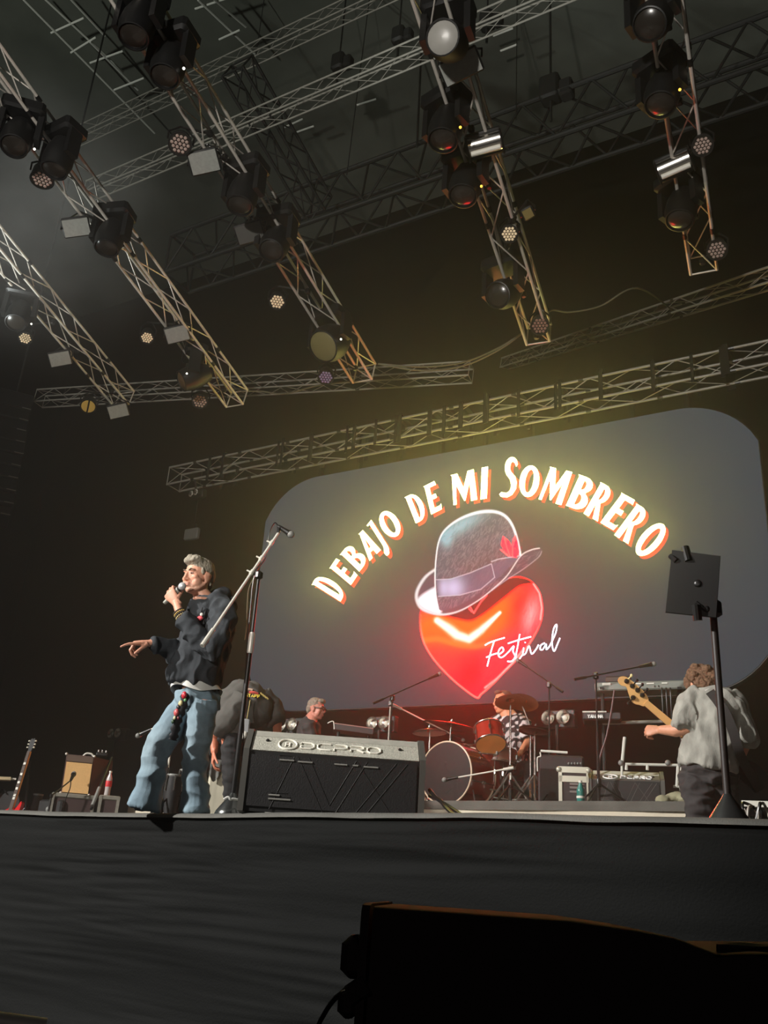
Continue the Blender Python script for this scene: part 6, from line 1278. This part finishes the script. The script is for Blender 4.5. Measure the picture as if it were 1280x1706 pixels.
wear(km, mb, 'hair', mat('hair_grey_brown', (126, 112, 98), .8, nz=.25, nscale=50, bump=.5, bscale=90), .006, 2, (.004, (30, 30, 30), 2))
for q in (-1, 1):
    mb = MB(); mb.tube([P(q * .032 + .02 * math.cos(a), .106, .012 + .017 * math.sin(a)) for a in np.linspace(0, 6.283, 17)], .0055, 6); gl = mb.build('glasses_rim', mat('glasses_brown', (70, 34, 30), .3), km)
    mb = MB(); mb.tube([P(q * .052, .104, .014), P(q * .082, .06, .014), P(q * .084, -.01, .012)], .0055, 6); mb.build('temple_arm', MATS['glasses_brown'], gl)
mb = MB(); mb.limb([A(520, 1198, .02), A(516, 1206, .03), hip.lerp(A(516, 1206), .5), hip - u * .04], [(.1, .08), (.19, .12), (.2, .15), (.18, .15)], 18, up=(r * .3 - n * .95))
for q in (-1, 1): sh = A(514, 1206, -.16 * q); ee = sh + r * .1 - u * .28; ww = sh + r * .34 - u * .26; mb.limb([sh, ee, ww], [.085, .065, .045], 12)
wear(km, mb, 'jacket', mat('jacket_dark', (46, 42, 42), .8, nz=.1), .01, 3, (.012, (8, 8, 8), 6))
mb = MB(); mb.limb([hip, hip - u * .06], [(.18, .15), (.17, .15)], 14, up=n)
for q in (-1, 1): kn = hip + r * .42 - n * .1 * q; kn.z = RZ + .5; ft = kn + r * .02; ft.z = RZ + .07; mb.limb([hip - n * .09 * q, kn, ft], [.1, .08, .06], 12)
wear(km, mb, 'trousers', MATS['trousers_black'], .011, 3)
for q in (-1, 1): mb = MB(); p = hip + r * .44 - n * .1 * q; mb.limb([V((p.x, p.y, RZ + .04)) - r * .06, V((p.x, p.y, RZ + .045)) + r * .05, V((p.x, p.y, RZ + .03)) + r * .17], [(.04, .036), (.045, .04), (.03, .024)], 10, up=n); mb.build('shoe', BLK, km)
sto = thing('stool', 'padded stool under the seated man in glasses', 'stool', V((hip.x, hip.y, RZ))); mb = MB(); mb.lathe([(.17, .32), (.18, .34), (.18, .38), (.16, .4), (.001, .4)], 20); mb.build('seat', BLK, sto, local=True); mb = MB(); mb.lathe([(.025, .02), (.025, .33)], 10); mb.build('post', CHROME, sto, local=True)
for a in (0.4, 2.5, 4.6): mb = MB(); mb.tube([(0, 0, .2), (.2 * math.cos(a), .2 * math.sin(a), .012)], .012, 6); mb.build('leg', CHROME, sto, local=True)
sp_ = Stand(atY(600, 1212, 9.0)); pn = thing('stage_piano', 'dark stage piano sloping down right of the man in glasses', 'keyboard', V((sp_.p.x, sp_.p.y, RZ))); 
a_, b_ = sp_.at(556, 1210), sp_.at(622, 1219); mb = MB(); mb.bar(a_ + sp_.n * .15, b_ + sp_.n * .15, .3, .06); mb.build('case', MATS['keyboard_dark'], pn, smooth=0)
mb = MB(); mb.tube([a_ + V((0, 0, .034)), b_ + V((0, 0, .034))], .007, 6); mb.build('top_trim', mat('trim_rose', (150, 110, 104), .4), pn)
for q in (.12, .88): p = a_.lerp(b_, q) + sp_.n * .15; pipe(pn, V((p.x, p.y, RZ)), p, .02, DARKSTEEL, 'leg')
mb = MB(); mb.tube(arc([sp_.at(546, 1205), sp_.at(552, 1202), sp_.at(556, 1203), sp_.at(557, 1215)], 4), .006, 6); mb.build('music_clip', WHITEP, pn)
# ---- drummer --------------------------------------------------------------------------------
S = Stand(atY(850, 1260, 9.75)); r, n, u = S.r, S.n, V((0, 0, 1)); A = S.at; hip = V((A(852, 1280, .05).x, A(852, 1280, .05).y, RZ + .52)); base = V((hip.x, hip.y, RZ))
hm = head_frame(A(838, 1171), -r * .85 - n * .5 - u * .1); mb = MB(); add_head(mb, hm, 1.08)
mb.limb([hm @ V((0, -.02, -.05)), A(848, 1200), A(850, 1235), hip], [(.062, .062), (.16, .1), (.18, .13), (.17, .13)], 18, up=(r * .75 - n * .65))
sh1, el1, wr1 = A(872, 1206, -.1), A(880, 1236, -.16), A(866, 1256, -.32); mb.limb([sh1, el1, wr1], [.06, .048, .03], 12); add_hand(mb, wr1, (-r * .8 - n * .4 - u * .3), u, -n, [(.8, 1, .6)] * 4, (.6, .4, -.5))
sh2, el2, wr2_ = A(826, 1206, .02), A(812, 1238, -.1), A(826, 1252, -.3); mb.limb([sh2, el2, wr2_], [.06, .048, .03], 12); add_hand(mb, wr2_, (r * .3 - n * .8 - u * .3), u, r, [(.8, 1, .6)] * 4, (.6, .4, -.5))
for q in (-1, 1): kn = hip - n * .35 + r * .2 * q; kn.z = RZ + .5; ft = kn - n * .06; ft.z = RZ + .07; mb.limb([hip + r * .09 * q, kn, ft], [.085, .06, .04], 12)
me = fuse(mb, .0075, 2); paint(me, skin_paint((204, 132, 96), hm, 1.08)); dm = person(me, skin_mat('skin_drummer', (204, 132, 96)), 'drummer in black and white patterned shirt seated behind the cymbals', base)
face_parts(dm, hm, 1.08, MATS['brow_dark'])
mb = MB(); R = hm.to_3x3()
for c, rd_ in (((0, -.03, .06), (.083, .095, .08)), ((0, -.07, .0), (.07, .045, .06)), ((0, .05, .108), (.055, .04, .026))): mb.ell(hm @ (V(c) * 1.08), rd_, R, 16, 10)
wear(dm, mb, 'hair', mat('hair_brown_red', (110, 70, 56), .8, nz=.25, nscale=50, bump=.5, bscale=90), .006, 2)
def pattern(co):
    f = np.sin(co[:, 0] * 41 + 3 * np.sin(co[:, 2] * 23)) * np.sin(co[:, 2] * 37 + 2 * np.sin(co[:, 1] * 29 + co[:, 0] * 17)) + .5 * np.sin(co[:, 0] * 83 - co[:, 2] * 71); w_ = (f > .12).astype(float)[:, None]
    return np.array(lin((30, 28, 30))) * (1 - w_) + np.array(lin((196, 188, 186))) * w_
mb = MB(); mb.limb([A(845, 1193), A(849, 1202), A(851, 1235), hip - u * .04], [(.1, .08), (.2, .125), (.21, .16), (.19, .16)], 18, up=(r * .75 - n * .65)); mb.limb([A(862, 1200, -.05), sh1, sh1.lerp(el1, .85)], [.085, .09, .08], 12); mb.limb([A(838, 1200), sh2, sh2.lerp(el2, .85)], [.085, .09, .08], 12)
wear(dm, mb, 'patterned_shirt', mat('shirt_pattern', (120, 118, 118), .85, attr='col'), .007, 3, (.01, (9, 9, 9), 8), fn=pattern)
mb = MB(); mb.limb([hip, hip - u * .06], [(.18, .15), (.17, .15)], 14, up=n)
for q in (-1, 1): kn = hip - n * .35 + r * .2 * q; kn.z = RZ + .5; ft = kn - n * .06; ft.z = RZ + .07; mb.limb([hip + r * .09 * q, kn, ft], [.1, .08, .06], 12)
wear(dm, mb, 'trousers', MATS['trousers_black'], .011, 3)
for q in (-1, 1): mb = MB(); p = hip - n * .41 + r * .2 * q; mb.limb([V((p.x, p.y, RZ + .04)) + n * .06, V((p.x, p.y, RZ + .045)) - n * .05, V((p.x, p.y, RZ + .03)) - n * .17], [(.04, .036), (.045, .04), (.03, .024)], 10, up=r); mb.build('shoe', BLK, dm)
dup(sto, V((hip.x, hip.y, RZ)), None, 'drum throne under the drummer in the patterned shirt')
for i, (w_, d) in enumerate(((wr1, -r * .8 - n * .5 + u * .25), (wr2_, r * .2 - n * .9 + u * .25))):
    d = d.normalized(); mb = MB(); p = w_ + (-r * .8 - n * .4 - u * .3 if i == 0 else r * .3 - n * .8 - u * .3).normalized() * .09 - u * .02; mb.tube([p - d * .1, p + d * .24, p + d * .29, p + d * .3], [.0075, .007, .004, .006], 8); tag(mb.build('drumstick', mat('hickory', (206, 170, 120), .5)), ('drumstick in the drummer hand beside the hi-hat', 'drumstick in the drummer hand behind the amber tom')[i], 'drumstick')
# ---- bass player ----------------------------------------------------------------------------
S = Stand(atY(1185, 1360, 7.2)); r, n, u = S.r, S.n, V((0, 0, 1)); A = S.at; hip = A(1182, 1290, .02); base = V((hip.x, hip.y, SZ))
hm = head_frame(A(1170, 1143, .1), -r * .25 + n * .85 - u * .5); mb = MB(); add_head(mb, hm, 1.0)
mb.limb([hm @ V((0, -.03, -.05)), A(1184, 1162, .04)], [.062, .075], 14); mb.limb([A(1186, 1158, .04), A(1188, 1180, .02), A(1184, 1235, 0), hip], [(.14, .09), (.2, .12), (.18, .12), (.17, .12)], 18, up=r)
shl, ell_, wrl = A(1152, 1172, .0), A(1141, 1218, -.1), A(1100, 1216, -.02); mb.limb([shl, ell_, ell_.lerp(wrl, .35), wrl], [.06, .05, .048, .033], 14)
add_hand(mb, wrl, (-r * .95 + n * .2 - u * .02), (-n * .8 + u * .5), (u * .85 + n * .4), [(.95, 1.2, .7), (1.0, 1.25, .7), (1.05, 1.25, .7), (1.1, 1.2, .6)], (.75, .2, -.5), .6, 1.12, .02)
shr, elr, wrr = A(1228, 1180, .02), A(1246, 1228, -.02), A(1232, 1268, .2); mb.limb([shr, elr, wrr], [.06, .05, .03], 14); add_hand(mb, wrr, (-r * .5 + n * .6 - u * .4), (r * .7 + n * .5), n, [(.5, .6, .4)] * 4)
kl, kr = A(1168, 1350, -.06), A(1200, 1352, .02); flb, frb = V((A(1166, 1420).x, A(1166, 1420).y, SZ + .08)), V((A(1206, 1420, .06).x, A(1206, 1420, .06).y, SZ + .08)); flb = V((kl.x, kl.y, SZ + .08)) + n * .12; frb = V((kr.x, kr.y, SZ + .08)) + n * .1
mb.limb([hip - r * .09, kl, flb], [.09, .06, .042], 14); mb.limb([hip + r * .09, kr, frb], [.09, .06, .042], 14)
me = fuse(mb, .006, 2); paint(me, skin_paint((214, 150, 118), hm, 1)); bp = person(me, skin_mat('skin_bass', (214, 150, 118)), 'curly-haired bass player in faded grey shirt with his back turned', base)
mb = MB(); rs = random.Random(5)
for i in range(46):
    a, b = rs.uniform(0, 6.28), rs.uniform(-.3, 1.3); c = V((.098 * math.cos(a) * math.cos(b), -.03 + .1 * math.sin(a) * math.cos(b), .035 + .095 * math.sin(b)))
    if c.y > .055 and c.z < .06: continue
    mb.ell(hm @ c, rs.uniform(.026, .04), None, 10, 8)
mb.ell(hm @ V((0, -.02, .045)), (.088, .098, .09), hm.to_3x3(), 16, 10); mb.ell(hm @ V((0, -.07, -.02)), (.08, .05, .07), hm.to_3x3(), 14, 8)
wear(bp, mb, 'curly_hair', mat('hair_curly_brown', (112, 82, 60), .85, nz=.3, nscale=60, bump=.9, bscale=110), .006, 1, (.009, (38, 38, 38), 9))
FAD = mat('faded_grey_denim', (158, 156, 147), .9, nz=.3, nscale=11, bump=.3, bscale=160, spec=.05, stretch=(1, 1, .5))
mb = MB(); mb.limb([A(1188, 1152, .05), A(1189, 1162, .04), A(1190, 1182, .02), A(1187, 1220, .0), A(1182, 1255, -.01), A(1179, 1281, -.01)], [(.11, .08), (.19, .12), (.21, .15), (.2, .155), (.2, .165), (.2, .17)], 22, up=r)
mb.limb([A(1166, 1160, .02), shl, A(1144, 1194, -.07), A(1140, 1210, -.1)], [.088, .09, .08, .085], 14); mb.limb([A(1212, 1164, .04), shr, A(1242, 1210, -.0), elr, elr.lerp(wrr, .25)], [.088, .09, .08, .075, .068], 14); mb.limb([A(1142, 1206, -.09), A(1139, 1216, -.11)], [.09, .088], 14)
wear(bp, mb, 'grey_shirt', FAD, .0075, 3, (.02, (8, 8, 5.5), 21))
mb = MB(); mb.tube(arc([A(1175, 1152, -.06), A(1185, 1149, -.05), A(1196, 1153, -.04)], 5), .014, 8); mb.build('collar', mat('collar_white', (196, 192, 184), .8), bp)
mb = MB(); mb.limb([A(1180, 1276, 0), hip - u * .05], [(.185, .15), (.19, .16)], 18, up=r); mb.limb([hip - r * .09, (hip - r * .09).lerp(kl, .5) - n * .03, kl, kl.lerp(flb, .5), flb - u * .05], [.115, .108, .098, .09, .09], 16); mb.limb([hip + r * .09, kr, frb - u * .05], [.11, .095, .09], 16)
wear(bp, mb, 'dark_jeans', mat('black_jeans', (52, 48, 48), .85, nz=.15, nscale=10, bump=.25, bscale=160), .008, 3, (.022, (7, 7, 15), 15))
for p in (flb, frb): mb = MB(); q = V((p.x, p.y, SZ)); mb.limb([q - n * .06 + u * .04, q + n * .04 + u * .045, q + n * .16 + u * .03], [(.04, .04), (.046, .042), (.034, .025)], 12, up=r); mb.build('shoe', BLK, bp)
st_pts = arc([A(1183, 1152, -.09), A(1196, 1168, -.15), A(1210, 1190, -.185), A(1222, 1220, -.2), A(1231, 1250, -.18), A(1240, 1272, -.08)], 6)
# bass guitar: neck out to the left, body hidden in front of him
bg_ = thing('bass_guitar', 'five-string bass guitar with maple neck held by the bass player', 'guitar', A(1200, 1262, .26))
h0, h1 = A(1075, 1170, .02), A(1202, 1278, .2); nd = (h1 - h0).normalized(); nr = nd.cross(n).normalized(); nr = nr if nr.z > 0 else -nr; bk = nr.cross(nd).normalized(); bk = bk if bk.dot(n) < 0 else -bk
MAPLE = mat('maple_warm', (222, 172, 108), .4, nz=.06, nscale=12)
def bM(o): return Matrix.Translation(o) @ Matrix((nd, nr, bk)).transposed().to_4x4()
mb = MB(); L = (h1 - h0).length; mb.prism([(0, -.024), (0, .024), (L, .034), (L, -.034)], bM(h0), .024); mb.build('neck', MAPLE, bg_, smooth=0)
mb = MB(); mb.prism([(0, -.024), (0, .024), (L, .034), (L, -.034)], bM(h0 - bk * .008), .008); mb.build('fretboard', MATS['rosewood'], bg_, smooth=0)
hp = [(.012, -.03), (.012, .024), (-.03, .05), (-.1, .06), (-.2, .058), (-.245, .045), (-.265, .015), (-.25, -.015), (-.215, -.022), (-.18, -.005), (-.13, -.035), (-.08, -.062), (-.045, -.06), (-.02, -.045)]
mb = MB(); mb.prism([tuple(p) for p in arc2(hp, 3, True)], bM(h0), .016); hd = mb.build('headstock', MAPLE, bg_, smooth=40)
for x, y in ((-.05, .026), (-.1, .032), (-.15, .03), (-.205, .03), (-.09, -.034)):
    e = 1 if y > 0 else -1; mb = MB(); mb.lathe([(.019, .016), (.019, .024), (.012, .034), (.001, .035)], 14, bM(h0) @ Matrix.Translation((x, y, 0))); tn = mb.build('tuner_gear', BLKM, hd); mb = MB(); q = bM(h0); mb.tube([q @ V((x, y, .02)), q @ V((x, y + e * .05, .02))], .005, 6); mb.ell(q @ V((x, y + e * .058, .02)), (.012, .012, .014), None, 8, 6)
    mb.build('tuner_key', BLKM if x != -.205 else mat('key_pale', (226, 210, 150), .4), bg_)
bb = arc2([(L - .12, .16), (L - .02, .12), (L + .06, .15), (L + .2, .19), (L + .36, .14), (L + .42, 0), (L + .36, -.15), (L + .2, -.19), (L + .08, -.13), (L, -.15), (L - .08, -.17), (L - .04, -.08), (L - .02, 0), (L - .06, .08)], 3, True)
mb = MB(); mb.prism([tuple(p) for p in bb], bM(h0 - bk * .022), .045); mb.build('body', mat('bass_black', (26, 22, 24), .25, coat=.5), bg_, smooth=40)
rings = []
sp2 = st_pts + [bM(h0) @ V((L + .3, .05, .05))]
mb = MB()
for i, p in enumerate(sp2):
    t_ = (sp2[min(i + 1, len(sp2) - 1)] - sp2[max(i - 1, 0)]).normalized(); w_ = t_.cross(n).normalized() * .034; rings.append([p - w_ - n * .004, p + w_ - n * .004, p + w_ + n * .004, p - w_ + n * .004])
mb.loft(rings); mb.build('strap', mat('strap_black', (30, 25, 24), .7), bg_, smooth=60)
